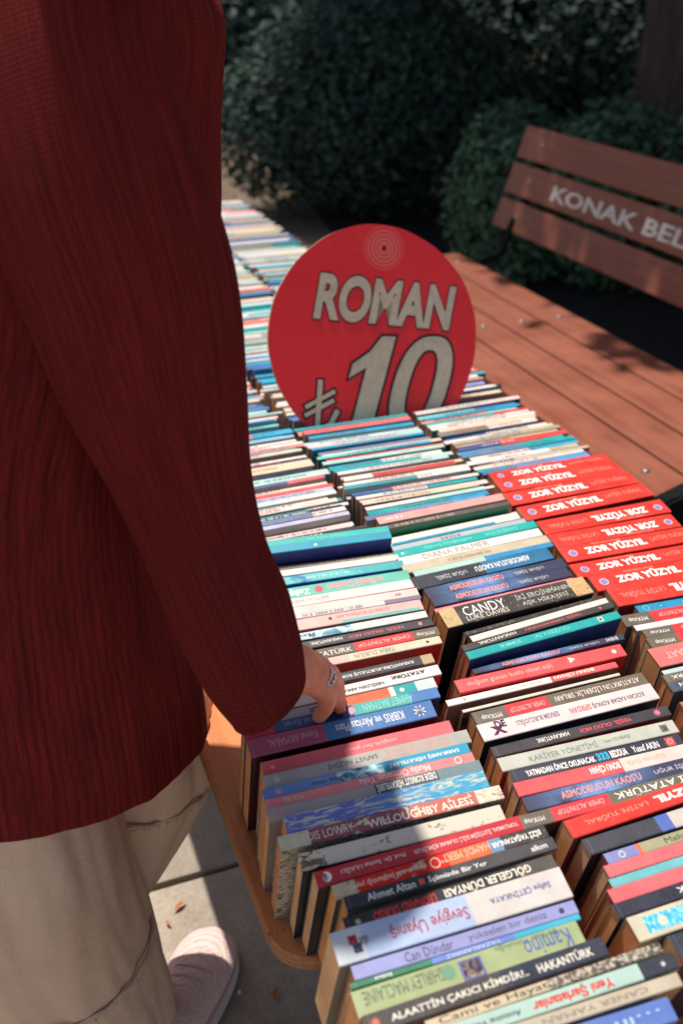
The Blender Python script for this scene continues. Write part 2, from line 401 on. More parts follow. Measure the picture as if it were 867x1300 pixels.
# each entry: L(px), R(px) of the spine's near edge, thickness px, description dict
Ls = 'L'; Rs = 'R'
def B(l, r, t, segs, dz=0, gap=None, **k):
    d = dict(l=l, r=r, t=t, segs=segs if isinstance(segs, list) else [(1, segs)], dz=dz); d.update(k); return d
TW = (235, 230, 222); TK = (40, 36, 34)
A = [
 B((760, 1329), (862, 1297), 30, sg(1, (92, 118, 186)), anchor='R', text=[('…in Dünyası', .35, .95, (170, 190, 215), True, .6)], what='blue'),
 B((680, 1312), (867, 1251), 27, sg(1, (186, 172, 150)), anchor='R', text=[('CANER YAMAN', .42, .86, (130, 118, 104), True, .38, .5, 0)], front=(150, 138, 122), what='beige with faint grey letters'),
 B((680, 1290), (864, 1229), 24, sg(.84, (170, 196, 184), .16, (44, 48, 62)), anchor='R', text=[('Yeni Şarlatanlar', .38, .72, (206, 44, 36), True, .72, .5, .03), ('Antoine Viking', .1, .33, TK, True, .4)], marks=[('star', .94, .5, .2, (200, 200, 200))], what='pale mint with bold red letters and a navy end'),
 B((680, 1263), (841, 1207), 20, sg(.5, (196, 178, 148), .5, art((60, 55, 50), (130, 118, 104), (200, 190, 172), 260, 1)), anchor='R', text=[('Cami ve Hayat', .05, .5, (60, 50, 44), False, .8, .5, 0)], what='cream with old photographs along the spine'),
 B((540, 1292), (774, 1212), 25, sg(.55, (66, 60, 58), .45, (46, 50, 66)), dz=.004, anchor='R', text=[('ALAATTİN ÇAKICI KİMDİR?..', .1, .66, (230, 222, 205), False, .52, .5, .02), ('HAKANTÜRK', .7, .94, (230, 222, 205), False, .52, .5, .02)], front=(150, 104, 82), marks=[('star', .04, .5, .3, (205, 110, 80))], what='dark grey with cream capitals'),  # brownish left part is shading put into the spine colour
 B((456, 1295), (745, 1199), 31, sg(1, (158, 170, 122)), text=[('SHIRLEY MACLAINE', .04, .38, (84, 100, 78), True, .5, .62, 0), ('Kamino', .74, .95, (70, 96, 170), True, .7, .5, 0), ('Bir Ruh Yolculuğu', .62, .9, (80, 100, 80), True, .25, .85, 0)], pics=[(.45, .55, .12, .85, (96, 104, 160)), (.46, .54, .18, .8, art((40, 34, 30), (170, 130, 100), (225, 215, 200), 130, 1))], marks=[('disc', .4, .6, .28, (110, 150, 120))], front=(205, 196, 150), what='thick sage green with a small framed picture'),
 B((446, 1257), (738, 1168), 12, sg(.34, (56, 120, 92), .36, (104, 128, 198), .30, (60, 168, 196)), text=[('lotus', .1, .17, TW, True, .55), ('YAZARLARIMIZ', .4, .64, (180, 190, 220), True, .6)], what='thin green, periwinkle and cyan'),
 B((451, 1246), (735, 1159), 20, sg(1, (146, 148, 196)), text=[('Can Dündar', .22, .43, (70, 66, 80), False, .62, .5, 0), ('yükselen bir deniz', .5, .86, (96, 88, 104), False, .6, .5, 0)], marks=[('disc', .93, .5, .2, (60, 60, 80))], front=(130, 130, 160), what='lavender with grey typewriter letters'),
 B((431, 1228), (729, 1140), 42, sg(.12, (196, 200, 205), .45, (168, 184, 214), .43, (206, 196, 190)), dz=.004, wear=.6, text=[('Sevgiye Uyanış', .23, .56, (168, 34, 48), True, .5, .5, .005), ('Safiye ÇETİNKAYA', .66, .93, (52, 72, 140), True, .3, .55, .01), ('UĞUR', .105, .14, TK, True, .3)], marks=[('box', .08, .62, .13, (176, 40, 50)), ('box', .09, .36, .13, (44, 48, 96)), ('box', .08, .62, .06, (190, 200, 214)), ('box', .09, .36, .06, (190, 200, 214))], front=(150, 140, 126), what='thick worn pale blue with red script'),  # bluish left is shade, creamy right is sunlight, both put into the colours
 B((441, 1186), (707, 1100), 18, sg(.82, (34, 36, 42), .18, (84, 78, 72)), text=[('LEONARD DURSO', .13, .42, (222, 62, 62), True, .6, .5, .03), ('GÖLGELER DÜNYASI', .46, .88, (226, 218, 200), True, .62, .5, .03)], marks=[('star', .06, .5, .25, (190, 190, 180))], what='black with red and cream capitals'),
 B((441, 1157), (709, 1079), 17, sg(.5, (36, 42, 52), .5, (70, 66, 68)), text=[('Ahmet Altan', .1, .32, TW, False, .52, .5, .01), ('İçimizde Bir Yer', .38, .66, TW, False, .52, .5, .01), ('alkım', .88, .96, TW, False, .4)], marks=[('box', .35, .5, .2, (220, 90, 80))], front=(176, 160, 136), what='black with white letters and a small red dash'),  # lighter right half is sunlit black put into the colour
 B((427, 1143), (697, 1062), 19, sg(.1, torn((216, 50, 34), amount=.8), .42, torn((214, 44, 34), amount=.25), .2, (226, 104, 58), .06, (110, 150, 180), .22, (60, 56, 54)), wear=.5, text=[('diyanet eski başkanlığı yayın', .08, .42, (238, 200, 180), True, .5), ('HAMDİ MERT', .5, .72, (236, 190, 160), True, .66, .5, .0), ('BİZİ YAŞATANLAR', .73, .97, TW, True, .6, .5, .03)], marks=[('ring', .46, .5, .36, (240, 190, 170))], what='scuffed red and orange'),
 B((404, 1128), (666, 1053), 24, sg(1, (190, 30, 44)), gapcol=1, text=[('Prof. Dr. Serhat ULAĞLI', .12, .42, TW, True, .34, .5, .0), ('TOPLUMSAL İLETİŞİM DİLİ OLARAK KİMLİKLER', .46, .98, (235, 205, 195), True, .4, .5, .01)], marks=[('disc', .05, .5, .3, TW), ('disc', .035, .5, .27, (190, 30, 44))], front=(36, 38, 48), dz=.0, what='bright crimson with a white crescent emblem'),
 B((384, 1106), (643, 1042), 19, sg(.12, torn((214, 204, 180), (120, 100, 80), .4, 't2'), .88, torn((212, 202, 184), (150, 134, 110), .1, 't3')), front=BLK, wear=.8, what='blank off-white with a torn spine'),
 B((357, 1081), (641, 1014), 18, sg(.13, torn((170, 96, 92), (214, 202, 172), 1.3), .45, torn((150, 84, 92), (222, 210, 186), .25, 't4'), .3, torn((200, 112, 100), (222, 210, 186), .2, 't5'), .12, torn((206, 116, 100), (225, 212, 188), .9, 't6')), text=[('LOIS LOWRY', .1, .32, (226, 214, 196), False, .55, .5, .0), ('WILLOUGHBY AİLESİ', .38, .86, (230, 220, 200), False, .72, .5, .02)], front=art((24, 22, 24), (200, 190, 170), None, 300), what='peeling mauve and salmon'),
 B((366, 1061), (622, 999), 24, sg(1, ripple()), front=(120, 110, 120), what='wrinkled blue'),
 B((342, 1044), (614, 979), 15, sg(.5, (160, 152, 148), .5, (112, 134, 138)), text=[('DEDE KORKUT HİKAYELERİ', .5, .78, (226, 220, 206), True, .7, .5, .03)], pics=[(.49, .79, .1, .9, (70, 78, 92))], marks=[('tri', .06, .5, .28, (216, 130, 120))], what='grey with a dark lettered patch'),
 B((339, 1029), (604, 967), 12, sg(1, (230, 130, 130)), text=[('Mutlu Ormanın Yolu', .44, .78, (246, 214, 206), True, .62), ('YÜCEL', .08, .18, (236, 190, 180), True, .45)], marks=[('ring', .92, .5, .33, (236, 225, 215))], what='pink with pale letters and a ring emblem'),
 B((336, 1017), (598, 956), 13, sg(.35, (110, 140, 196), .22, art((60, 90, 120), (140, 200, 210), (220, 220, 200), 150), .43, (30, 152, 184)), text=[('SARIKAMIŞ HİKAYELERİ', .6, .95, TW, True, .5, .5, .02), ('Ayıp Altıkar', .22, .36, (60, 80, 110), True, .4)], marks=[('disc', .07, .5, .24, (214, 150, 140))], what='blue and turquoise with a seascape'),
 B((338, 1003), (599, 942), 16, sg(1, (170, 166, 158)), text=[('SAFVET NEZİHİ', .3, .54, (70, 66, 64), True, .42, .5, 0), ('ZAVALLI NECDET', .56, .9, (214, 150, 136), True, .48, .5, 0)], marks=[('disc', .06, .5, .2, (190, 190, 190))], what='grey with spaced dark capitals'),
 B((336, 986), (577, 931), 16, sg(1, (226, 98, 104)), front=(200, 30, 50), text=[('sevgiyle her gün', .45, .7, (240, 170, 165), True, .34)], marks=[('star', .05, .5, .18, (240, 170, 165))], what='plain rose pink with a red cover'),
 B((319, 962), (555, 909), 20, sg(.40, (168, 78, 104), .6, (66, 112, 168)), dz=.006, front=(60, 14, 28), text=[('Kemal AKMARAL', .1, .36, (210, 160, 170), True, .42, .5, 0), ('KIBRIS ve Akritas Planı', .46, .83, TW, True, .48, .5, .005)], marks=[('star', .92, .5, .36, TW), ('disc', .92, .5, .22, (66, 112, 168)), ('star', .92, .5, .18, TW)], what='thick mauve and blue with a white sun emblem'),
 B((311, 940), (560, 886), 13, sg(.15, (204, 40, 76), .4, (48, 84, 140), .3, (70, 168, 160), .15, (70, 120, 176)), dz=.003, text=[('Gürel Arıat', .2, .4, (120, 150, 190), True, .5), ('AHMET BATMAN', .6, .86, (150, 206, 196), True, .6, .5, .0)], marks=[('disc', .54, .5, .3, (220, 150, 170))], front=(36, 60, 110), what='blue and teal with a red tab'),
 B((322, 927), (555, 872), 13, sg(.42, (168, 172, 178), .32, (226, 98, 58), .03, WH, .12, TEAL, .11, (196, 214, 204)), text=[('GÜNLÜK', .3, .42, TK, True, .5)], marks=[('disc', .81, .5, .18, TW)], what='grey, orange and teal'),
 B((330, 908), (561, 856), 12, sg(1, (228, 220, 214)), front=(216, 96, 72), text=[('NESİLDEN ARKADAŞIM', .36, .68, TK, True, .42, .4, .03), ('ATATÜRK', .72, .92, TK, True, .4, .6, .04)], what='white with black letters and an orange cover'),
 B((335, 888), (552, 840), 11, sg(.93, (58, 56, 60), .07, (182, 158, 120)), dz=.004, front=(120, 120, 130), text=[('KARANTÜRK-KURTULUŞ ROMAN', .4, .88, (215, 208, 196), True, .45, .5, .03), ('İÇRAŞI', .14, .3, (215, 208, 196), True, .45)], marks=[('disc', .35, .5, .16, TW)], what='charcoal with a tan edged end'),
 B((345, 860), (562, 817), 9, sg(.45, (236, 176, 166), .55, (214, 198, 170)), text=[('TARIK DURSUN', .48, .72, (130, 120, 104), True, .5, .5, 0)], marks=[('tri', .92, .5, .25, TK)], front=(214, 60, 40), what='pink and cream'),
 B((350, 848), (559, 806), 11, sg(.48, KH, .36, (204, 50, 54), .16, KH), text=[('İKİ ATATÜRK', .12, .46, TW, False, .6, .5, 0), ('ÖMER ALTINTOP', .5, .82, (240, 190, 180), True, .42, .5, 0), ('MYKitap', .86, .97, TW, True, .45, .5, .0)], what='brown with a red middle band'),
 B((350, 832), (551, 794), 9, sg(1, (62, 56, 60)), text=[('HAKANTÜRK', .22, .42, (220, 214, 204), True, .45, .5, .02), ('YEŞİL ÖLDÜ MÜ?', .46, .82, (214, 100, 108), True, .5, .5, .02)], marks=[('star', .92, .5, .3, (220, 140, 150))], what='black with pink capitals'),
 B((350, 819), (543, 783), 8, sg(.5, art((60, 130, 150), (180, 205, 210), WH, 90), .5, WH), text=[('Mavisi', .1, .26, (90, 110, 120), True, .5)], what='white with a pale blue picture end'),
 B((348, 806), (538, 774), 12, sg(1, (240, 178, 168)), text=[('GÜRBÜZ ROMANLARI', .42, .78, (150, 96, 90), True, .34, .6, .0)], pics=[(.45, .98, .02, .3, (110, 180, 174))], marks=[('disc', .38, .6, .14, (100, 60, 60))], what='salmon with a teal stripe'),
 B((346, 791), (535, 760), 5, sg(.75, (214, 206, 206), .25, (120, 116, 134)), scrib=(.2, .6, (120, 110, 120)), front=(130, 40, 60), what='very thin grey and white'),
 B((346, 786), (527, 757), 9, PW, scrib=(.84, .88, (180, 60, 60)), what='plain pinkish white', front=(200, 50, 70)),
 B((344, 776), (508, 748), 10, WH, text=[('BETÜL NESLİ', .1, .4, (160, 150, 150), True, .42, .5, 0)], what='white with small grey letters'),
 B((340, 765), (511, 738), 12, sg(1, (98, 186, 162)), text=[('Zeliş', .16, .3, TW, True, .65, .5, .03), ('ve Renkli Dostları', .42, .82, (226, 150, 160), True, .6, .5, .03)], marks=[('disc', .36, .5, .3, (216, 90, 110))], front=BLU, what='mint green with pink and white letters'),
 B((335, 747), (513, 721), 9, sg(.7, art((40, 120, 160), (90, 180, 180), None, 60), .3, (70, 170, 175)), front=(50, 90, 150), scrib=(.3, .6, (160, 210, 210)), what='teal blue'),
 B((330, 736), (490, 713), 7, WH, what='white'),
 B((325, 727), (472, 709), 8, sg(1, (182, 172, 150)), scrib=(.4, .9, (130, 118, 100)), what='beige with fine lettering'),
 B((322, 708), (493, 685), 16, sg(1, (34, 150, 178)), dz=.022, front=(54, 62, 132), pics=[(0, 1, .55, 1, (44, 176, 168))], text=[('GİZLİ SIRLAR', .4, .7, (120, 210, 205), True, .2, .75, 0)], marks=[('disc', .45, .25, .09, TW)], what='tall two-tone turquoise with an indigo cover'),
]
NB = (36, 40, 48)
def MYK(txt=True):
    return dict(segs=sg(.19, KH, .81, (208, 54, 56)), text=[('MYKitap', .04, .16, TW, True, .42, .5, .0), ('ÖMER ALTINTOP', .24, .5, (240, 180, 170), True, .4, .5, 0)])
def zor(l, r, t, flip, **k):
    if flip: tx = [('LATİFE TUĞRAL', .06, .36, (238, 140, 122), True, .34, .45, 0), ('ZOR YÜZYIL', .4, .84, TW, True, .52, .42, .05), ('TARİHİN TANIKLIĞI GÜNÜMÜZE', .55, .78, (240, 160, 145), True, .14, .1, 0)]; mk = [('ring', .93, .45, .2, (190, 190, 220)), ('disc', .93, .45, .12, (120, 140, 190))]
    else: tx = [('ZOR YÜZYIL', .17, .62, TW, False, .52, .55, .05), ('LATİFE TUĞRAL', .66, .95, (238, 140, 122), False, .34, .6, 0), ('TARİHİN TANIKLIĞI GÜNÜMÜZE', .24, .46, (240, 160, 145), False, .14, .92, 0)]; mk = [('ring', .08, .5, .2, (190, 190, 220)), ('disc', .08, .5, .12, (120, 140, 190))]
    d = B(l, r, t, sg(1, ZR), text=tx, marks=mk, front=(190, 40, 38), lean=9, what='thick red'); d.update(k); return d
Bc = [
 B((867, 1222), (967, 1189), 30, (46, 50, 64), anchor='L', what='navy cut by the frame'),
 B((812, 1197), (867, 1178), 28, (200, 190, 164), anchor='L', dz=0, pics=[(.06, .96, .2, .82, art((40, 150, 190), (70, 180, 205), (190, 220, 220), 180, 2))], marks=[('disc', .14, .5, .2, (210, 200, 180))], text=[('HQ Wan Die', .35, .6, (80, 70, 60), True, .24, .62, 0)], what='cream bordered turquoise patterned'),
 B((786, 1167), (867, 1140), 17, (42, 44, 60), anchor='L', front=(30, 30, 36), text=[('HAKANTÜRK', .3, .62, TW, True, .45, .5, .02)], what='navy with white capitals'),
 B((780, 1148), (867, 1119), 17, (234, 100, 104), anchor='L', front=(170, 30, 50), what='plain coral pink, lower one'),
 B((778, 1128), (867, 1099), 11, (104, 178, 182), anchor='L', text=[('SERHAT TÜRK', .5, .85, (170, 210, 210), True, .5, .5, 0)], what='thin aqua'),
 B((774, 1115), (867, 1086), 15, (234, 104, 106), anchor='L', front=(150, 40, 54), what='plain coral pink, upper one'),
 B((773, 1098), (867, 1068), 13, sg(.16, (130, 134, 184), .02, (226, 110, 60), .82, (160, 156, 124)), anchor='L', text=[('Mehmet Güler', .3, .62, (80, 74, 66), False, .5, .5, 0)], marks=[('ring', .08, .5, .28, TW)], what='khaki with a lavender end'),
 B((750, 1086), (867, 1049), 22, sg(.37, (62, 62, 70), .07, (84, 106, 178), .56, (196, 186, 176)), anchor='L', dz=.004, front=(28, 32, 44), what='charcoal and white with a blue band'),
 B((728, 1065), (867, 1015), 31, ZR, anchor='L', dz=.010, front=(110, 22, 34), text=[('LATİFE TUĞRAL', .09, .42, (244, 150, 130), True, .3, .5, 0), ('ZOR YÜZYIL', .46, .92, TW, True, .5, .5, .05), ('GÜNÜMÜZE', .6, .75, (240, 160, 145), True, .13, .12, 0)], what='very thick red'),
 B((662, 1055), (867, 1003), 20, sg(.17, KH, .3, (206, 54, 60), .53, (110, 102, 84)), text=[('MYKitap', .03, .13, TW, True, .42, .5, 0), ('ÖMER ALTINTOP', .2, .44, (244, 180, 170), True, .42, .5, 0), ('İKİ ATATÜRK', .5, .95, TW, True, .6, .5, .01)], anchor='L', what='brown and red banded'),
 B((671, 1031), (885, 976), 18, nebula(), text=[("ASMODEUS'UN KAOS'U", .2, .66, (226, 150, 140), False, .5, .5, .02), ('UĞUR İŞBİL', .74, .97, (205, 205, 210), False, .42, .5, .0)], what='starry navy with salmon letters'),
 B((659, 1012), (880, 961), 16, sg(.6, (224, 86, 88), .4, (226, 200, 188)), text=[('BONU CİHAN', .42, .59, TW, True, .62, .5, .03), ('SÜLEYMAN TEVFİK', .63, .86, (190, 160, 146), True, .4, .5, 0)], what='rose and pale pink'),
 B((653, 994), (865, 947), 14, (44, 46, 64), text=[('YATMADAN ÖNCE OKUNACAK', .08, .48, TW, False, .55, .5, .03), ('333', .49, .56, (60, 170, 205), False, .6, .5, .05), ('BEDDUA', .57, .67, TW, False, .55, .5, .03), ('Yusuf AKIN', .7, .86, TW, False, .5, .5, .02)], marks=[('box', .93, .5, .32, (226, 84, 76)), ('ring', .93, .5, .18, TW)], what='navy with white capitals and a red square'),
 B((638, 980), (863, 930), 15, (186, 186, 172), front=(216, 30, 30), text=[('KARİYER YÖNETİMİ', .16, .54, (110, 120, 120), False, .5, .5, 0), ('Suat ODABAŞI', .58, .73, (110, 110, 104), False, .3, .5, 0)], marks=[('box', .93, .5, .26, (120, 112, 100)), ('box', .93, .5, .18, (190, 186, 170))], what='pale grey with a red cover'),
 B((629, 962), (852, 907), 12, (60, 56, 60), front=(50, 46, 52), text=[('HAKANTÜRK', .24, .42, (226, 218, 206), True, .46, .5, .02), ('YEŞİL ÖLDÜ MÜ?', .48, .78, (216, 76, 84), True, .52, .5, .03)], marks=[('star', .93, .5, .36, (220, 120, 140))], what='black with red letters and a pink star'),
 B((615, 942), (837, 886), 19, (226, 206, 202), front=(40, 46, 52), text=[('DE', .09, .15, (60, 34, 60), False, .4, .75, .04), ('X', .06, .14, (90, 30, 70), False, .5, .45, .06), ('SERKEM BURCUOĞLU', .2, .44, (130, 104, 120), True, .4, .5, .02), ('SIFIRDAN', .5, .62, (226, 90, 96), True, .34, .5, .02), ('KOCAN KADAR KONUŞ', .63, .93, (110, 84, 90), True, .36, .5, .02)], what='white with a purple cross logo'),
 B((607, 923), (825, 870), 16, sg(.18, KH, .24, (208, 54, 62), .58, (110, 96, 82)), text=[('MYKitap', .04, .15, TW, True, .4, .5, 0), ('ÖMER ALTINTOP', .2, .4, (244, 180, 170), True, .4, .5, 0), ("ATATÜRK'ÜN LİDERLİK SIRLARI", .46, .96, (232, 222, 206), True, .46, .5, 0)], what='brown with a red band and cream capitals'),
 B((588, 905), (787, 857), 3, (214, 204, 190), front=art((30, 28, 30), (110, 90, 80), (170, 40, 40), 60), what='very thin magazine with a dark torn'),
 B((569, 897), (785, 847), 13, sg(.6, (232, 222, 214), .4, (230, 92, 90)), front=(150, 116, 92), text=[('Süleyman Tevfik', .32, .54, (190, 170, 160), True, .34, .5, 0), ('BONU CİHAN', .62, .86, TW, True, .6, .5, .03)], marks=[('tri', .1, .5, .26, (222, 110, 100))], what='white and pink'),
 B((584, 880), (796, 832), 14, (232, 84, 84), dz=.006, front=(214, 24, 34), text=[('doğum günün kutlu olsun aşk', .06, .56, (248, 180, 170), False, .46, .5, .0)], marks=[('star', .94, .5, .22, TW), ('tri', .68, .6, .3, (246, 220, 205))], what='bright rose with a vivid red cover'),
 B((603, 856), (795, 813), 15, nebula(), text=[("ASMODEUS'UN KAOS'U", .18, .56, (244, 150, 134), False, .5, .5, .02), ('UĞUR İŞBİL', .62, .83, (205, 205, 210), True, .4, .5, 0)], scrib=(.88, .97, (190, 190, 190)), what='starry navy with a worn grey'),
 B((599, 841), (791, 786), 9, (28, 160, 158), dz=.014, front=(34, 66, 122), text=[('GÜZELLİK', .42, .66, (120, 210, 196), True, .5), ('SÜMBÜL', .2, .34, (140, 215, 205), True, .45)], marks=[('box', .87, .5, .28, (210, 205, 180)), ('box', .87, .5, .14, (60, 50, 50))], what='teal with a navy cover'),
 B((592, 830), (782, 772), 10, (70, 64, 62), text=[('HAKANTÜRK', .1, .34, (220, 212, 200), True, .5, .5, .02), ('YEŞİL OPERASYONU', .4, .78, (206, 92, 88), True, .5, .5, .03)], marks=[('star', .91, .5, .3, (210, 90, 90))], what='dark grey with pink block letters'),
 B((602, 817), (775, 767), 7, WH, what='thin plain white'),
 B((593, 809), (767, 761), 10, (62, 56, 52), wear=.6, what='plain black scuffed'),
 B((571, 800), (757, 755), 20, sg(.1, torn((60, 54, 50), (205, 178, 130), .9, 't7'), .78, (66, 58, 54), .12, torn((80, 60, 50), (205, 170, 120), 1.0, 't8')), dz=.008, wear=.6, front=(36, 30, 30), text=[('CANDY', .14, .42, TW, False, .5, .6, .0), ('LUKE DAVIES', .14, .42, (220, 214, 200), False, .24, .22, .0), ('İKİ EROİNMANIN', .5, .88, (190, 190, 180), False, .34, .7, .0), ('AŞK HİKAYESİ', .52, .84, (200, 200, 190), False, .32, .3, .0)], what='thick black scuffed'),
 B((557, 783), (733, 742), 7, (234, 132, 138), scrib=(.05, .7, (244, 180, 180)), front=(150, 50, 80), what='thin pink'),
 B((554, 772), (728, 733), 11, nebula(), text=[("ASMODEUS'UN KAOS'U", .16, .54, (244, 150, 134), False, .5, .5, .02), ('UĞUR İŞBİL', .62, .84, (205, 205, 210), True, .42, .5, 0)], what='starry navy, nearer of an alike pair,'),
 B((546, 761), (722, 721), 11, nebula(), text=[("ASMODEUS'UN KAOS'U", .16, .54, (244, 150, 134), False, .5, .5, .02), ('UĞUR İŞBİL', .62, .84, (205, 205, 210), True, .42, .5, 0)], front=(40, 30, 44), what='starry navy, farther of an alike pair,'),
 B((530, 750), (704, 709), 14, sg(.5, (50, 54, 62), .5, (40, 110, 150)), front=(40, 36, 48), text=[("ASMODEUS'UN KAOS'U", .44, .84, TW, True, .42, .5, .02), ('UĞUR İŞBİL', .16, .38, (205, 205, 210), True, .42, .5, 0)], what='charcoal and blue with white letters'),
 B((528, 733), (704, 694), 6, sg(.5, MINT, .5, (50, 140, 190)), what='thin mint and blue'),
 B((515, 729), (700, 689), 9, (196, 182, 156), scrib=(.3, .6, (150, 134, 112)), what='beige'),
 B((510, 719), (690, 680), 9, (228, 220, 212), text=[('DIANA PALMER', .16, .62, (150, 140, 136), False, .6, .5, 0)], what='white with thin grey capitals'),
 B((504, 709), (683, 669), 12, (30, 170, 162), text=[('Güneş Doğmuyor', .2, .54, (130, 216, 204), False, .5), ('DANIELLE STEEL', .62, .86, (120, 210, 200), True, .4)], marks=[('disc', .05, .4, .14, TW)], what='bright teal'),
 B((500, 701), (672, 664), 6, (176, 182, 186), front=(80, 84, 100), scrib=(.35, .48, (90, 90, 100)), what='thin grey'),
 B((495, 694), (661, 658), 10, WH, pics=[(.02, .8, .03, .3, (30, 150, 180))], text=[('MÜZEYYEN SENAR', .2, .5, TEAL, True, .18, .18, .02)], what='white with a teal edge stripe'),
 B((490, 673), (648, 641), 5, (96, 82, 78), dz=.016, front=(60, 140, 100), scrib=(.08, .55, (170, 156, 146)), what='thin brown with a bright green cover'),
 B((482, 666), (643, 634), 9, (216, 158, 150), scrib=(.04, .2, (240, 220, 214)), what='dusty pink'),
]
Cc = [
 B((872, 905), (972, 880), 12, (150, 112, 84), anchor='L', what='tan cut by the frame'),
 B((855, 879), (955, 855), 12, (70, 80, 96), anchor='L', text=[('METİN', .06, .2, TW, True, .5)], what='slate blue'),
 B((848, 868), (948, 844), 10, (110, 100, 82), anchor='L', text=[('ATATÜRK', .04, .3, TW, True, .5, .5, 0)], what='khaki brown'),
 B((843, 857), (943, 834), 9, (180, 196, 192), anchor='L', what='pale grey green'),
 B((838, 847), (938, 825), 20, (234, 112, 108), anchor='L', dz=.004, front=(40, 34, 38), text=[('OLCAY KANAAT', .08, .5, (246, 180, 170), True, .34, .5, 0)], what='salmon pink'),
 dict(B((829, 824), (929, 804), 13, KH, anchor='L', front=BLK, what='brown and red banded, nearest of three alike,'), **MYK()),
 dict(B((821, 810), (921, 791), 12, KH, anchor='L', what='brown and red banded, middle one of three alike,'), **MYK()),
 B((808, 801), (908, 783), 6, WH, anchor='L', what='thin white'),
 dict(B((795, 796), (895, 778), 13, KH, anchor='L', what='brown and red banded, farthest of three alike,'), **MYK()),
 B((812, 779), (912, 762), 12, (30, 138, 178), anchor='L', text=[('Çocuk Kalbi', .3, .6, (90, 190, 210), False, .34, .5, 0)], marks=[('ring', .06, .5, .3, (110, 200, 200)), ('box', .16, .5, .05, TW)], what='turquoise blue'),
 zor((785, 770), (885, 752), 20, True, anchor='L', front=(120, 20, 30), dz=.005),
 zor((759, 751), (867, 732), 17, False, anchor='L'),
 zor((734, 734), (867, 710), 15, False, anchor='L'),
 zor((720, 714), (867, 689), 16, False, anchor='L'),
 zor((707, 696), (865, 668), 15, True),
 zor((693, 679), (853, 650), 15, True),
 zor((669, 661), (828, 627), 15, False, front=(60, 20, 24), dz=.004),
 zor((650, 642), (811, 613), 14, False),
 zor((638, 625), (793, 600), 13, False),
 zor((628, 612), (776, 586), 12, False),
]
rnd = random.Random(11)
# far parts of the rows, thickness in mm (nearest first)
IND = (104, 110, 150)
seqA = [(9, WH), (8, BLU), (10, MINT), (6, (60, 60, 64)), (9, PW), (8, WH), (10, (188, 184, 206)), (8, WH, (232, 120, 90)), (9, (110, 140, 180), WH), (7, (60, 44, 56)), (8, (70, 160, 170), WH), (10, PW), (8, CR, TEAL), (9, WH), (9, (190, 205, 215), WH), (8, WH), (9, (176, 190, 206)), (9, (224, 96, 90)), (7, PW), (8, (90, 84, 140), PNK), (13, MINT), (9, BLK), (22, CR), (8, (60, 120, 180)), (9, LAV, NAVY), (9, WH), (8, WH, TEAL), (8, CR), (7, BLK, CR), (8, BLU, TEAL), (9, SAL), (8, CYAN, WH), (9, WH), (9, PNK), (9, (140, 180, 200))]
seqB = [(9, IND, (90, 150, 190)), (11, TEAL, (40, 140, 180)), (10, WH, MINT), (7, (50, 110, 160), WH), (8, CR), (9, PW), (8, WH, TEAL), (8, (60, 100, 150), PW), (9, (190, 184, 200)), (10, (50, 150, 160), WH), (8, PW), (9, WH), (6, CR), (10, WH, (200, 70, 60)), (8, CR), (9, WH, MINT), (8, TEAL, MINT), (11, (40, 150, 170), WH), (9, MINT), (8, MINT, TEAL), (8, (226, 90, 92)), (8, (110, 200, 186), CYAN), (9, WH, CR), (14, (120, 128, 150), (126, 132, 156))]
seqC = [(9, BLU, (150, 130, 190)), (8, TEAL, CYAN), (8, PW), (8, KH, BG), (12, WH, BG), (9, PW, CYAN), (10, (90, 130, 170), TEAL), (8, CYAN, TEAL), (14, (76, 76, 130), (220, 70, 64)), (8, BG), (11, (170, 158, 134)), (10, WH, CR), (7, (60, 90, 150), WH), (9, (70, 50, 56), PNK), (16, (128, 122, 118), PW), (9, CR), (9, WH)]  # the thick warm grey spine carries the sign's shadow in its colour
PAL = [(WH, 13), (PW, 14), (CR, 12), ((206, 200, 190), 5), (MINT, 8), (TEAL, 10), (CYAN, 12), (BLU, 8), ((120, 190, 190), 6), ((190, 205, 215), 4), (SAL, 4), (PNK, 4), (RED, 1), (NAVY, 3), (BLK, 2), (BG, 6), (LAV, 2), (GRY, 2)]
PALW = [w for _, w in PAL]
def rseq(n, r):
    out = []
    for _ in range(n):
        a = r.choices(PAL, PALW)[0][0]; b = r.choices(PAL, PALW)[0][0]
        out.append((r.choice((6, 7, 8, 8, 9, 10, 11, 13)), a) if r.random() < .45 else (r.choice((7, 8, 9, 10, 12)), a, b))
    return out
ORD1 = ['', 'first', 'second', 'third', 'fourth', 'fifth', 'sixth', 'seventh', 'eighth', 'ninth', 'tenth']
def nth(n):
    if n <= 10: return ORD1[n]
    return f"{n}{'th' if 10 < n % 100 < 14 else {1: 'st', 2: 'nd', 3: 'rd'}.get(n % 10, 'th')}"
SIGNY = 1.497
STUFF = []      # what is left past the 300 that show largest
ALLB = []
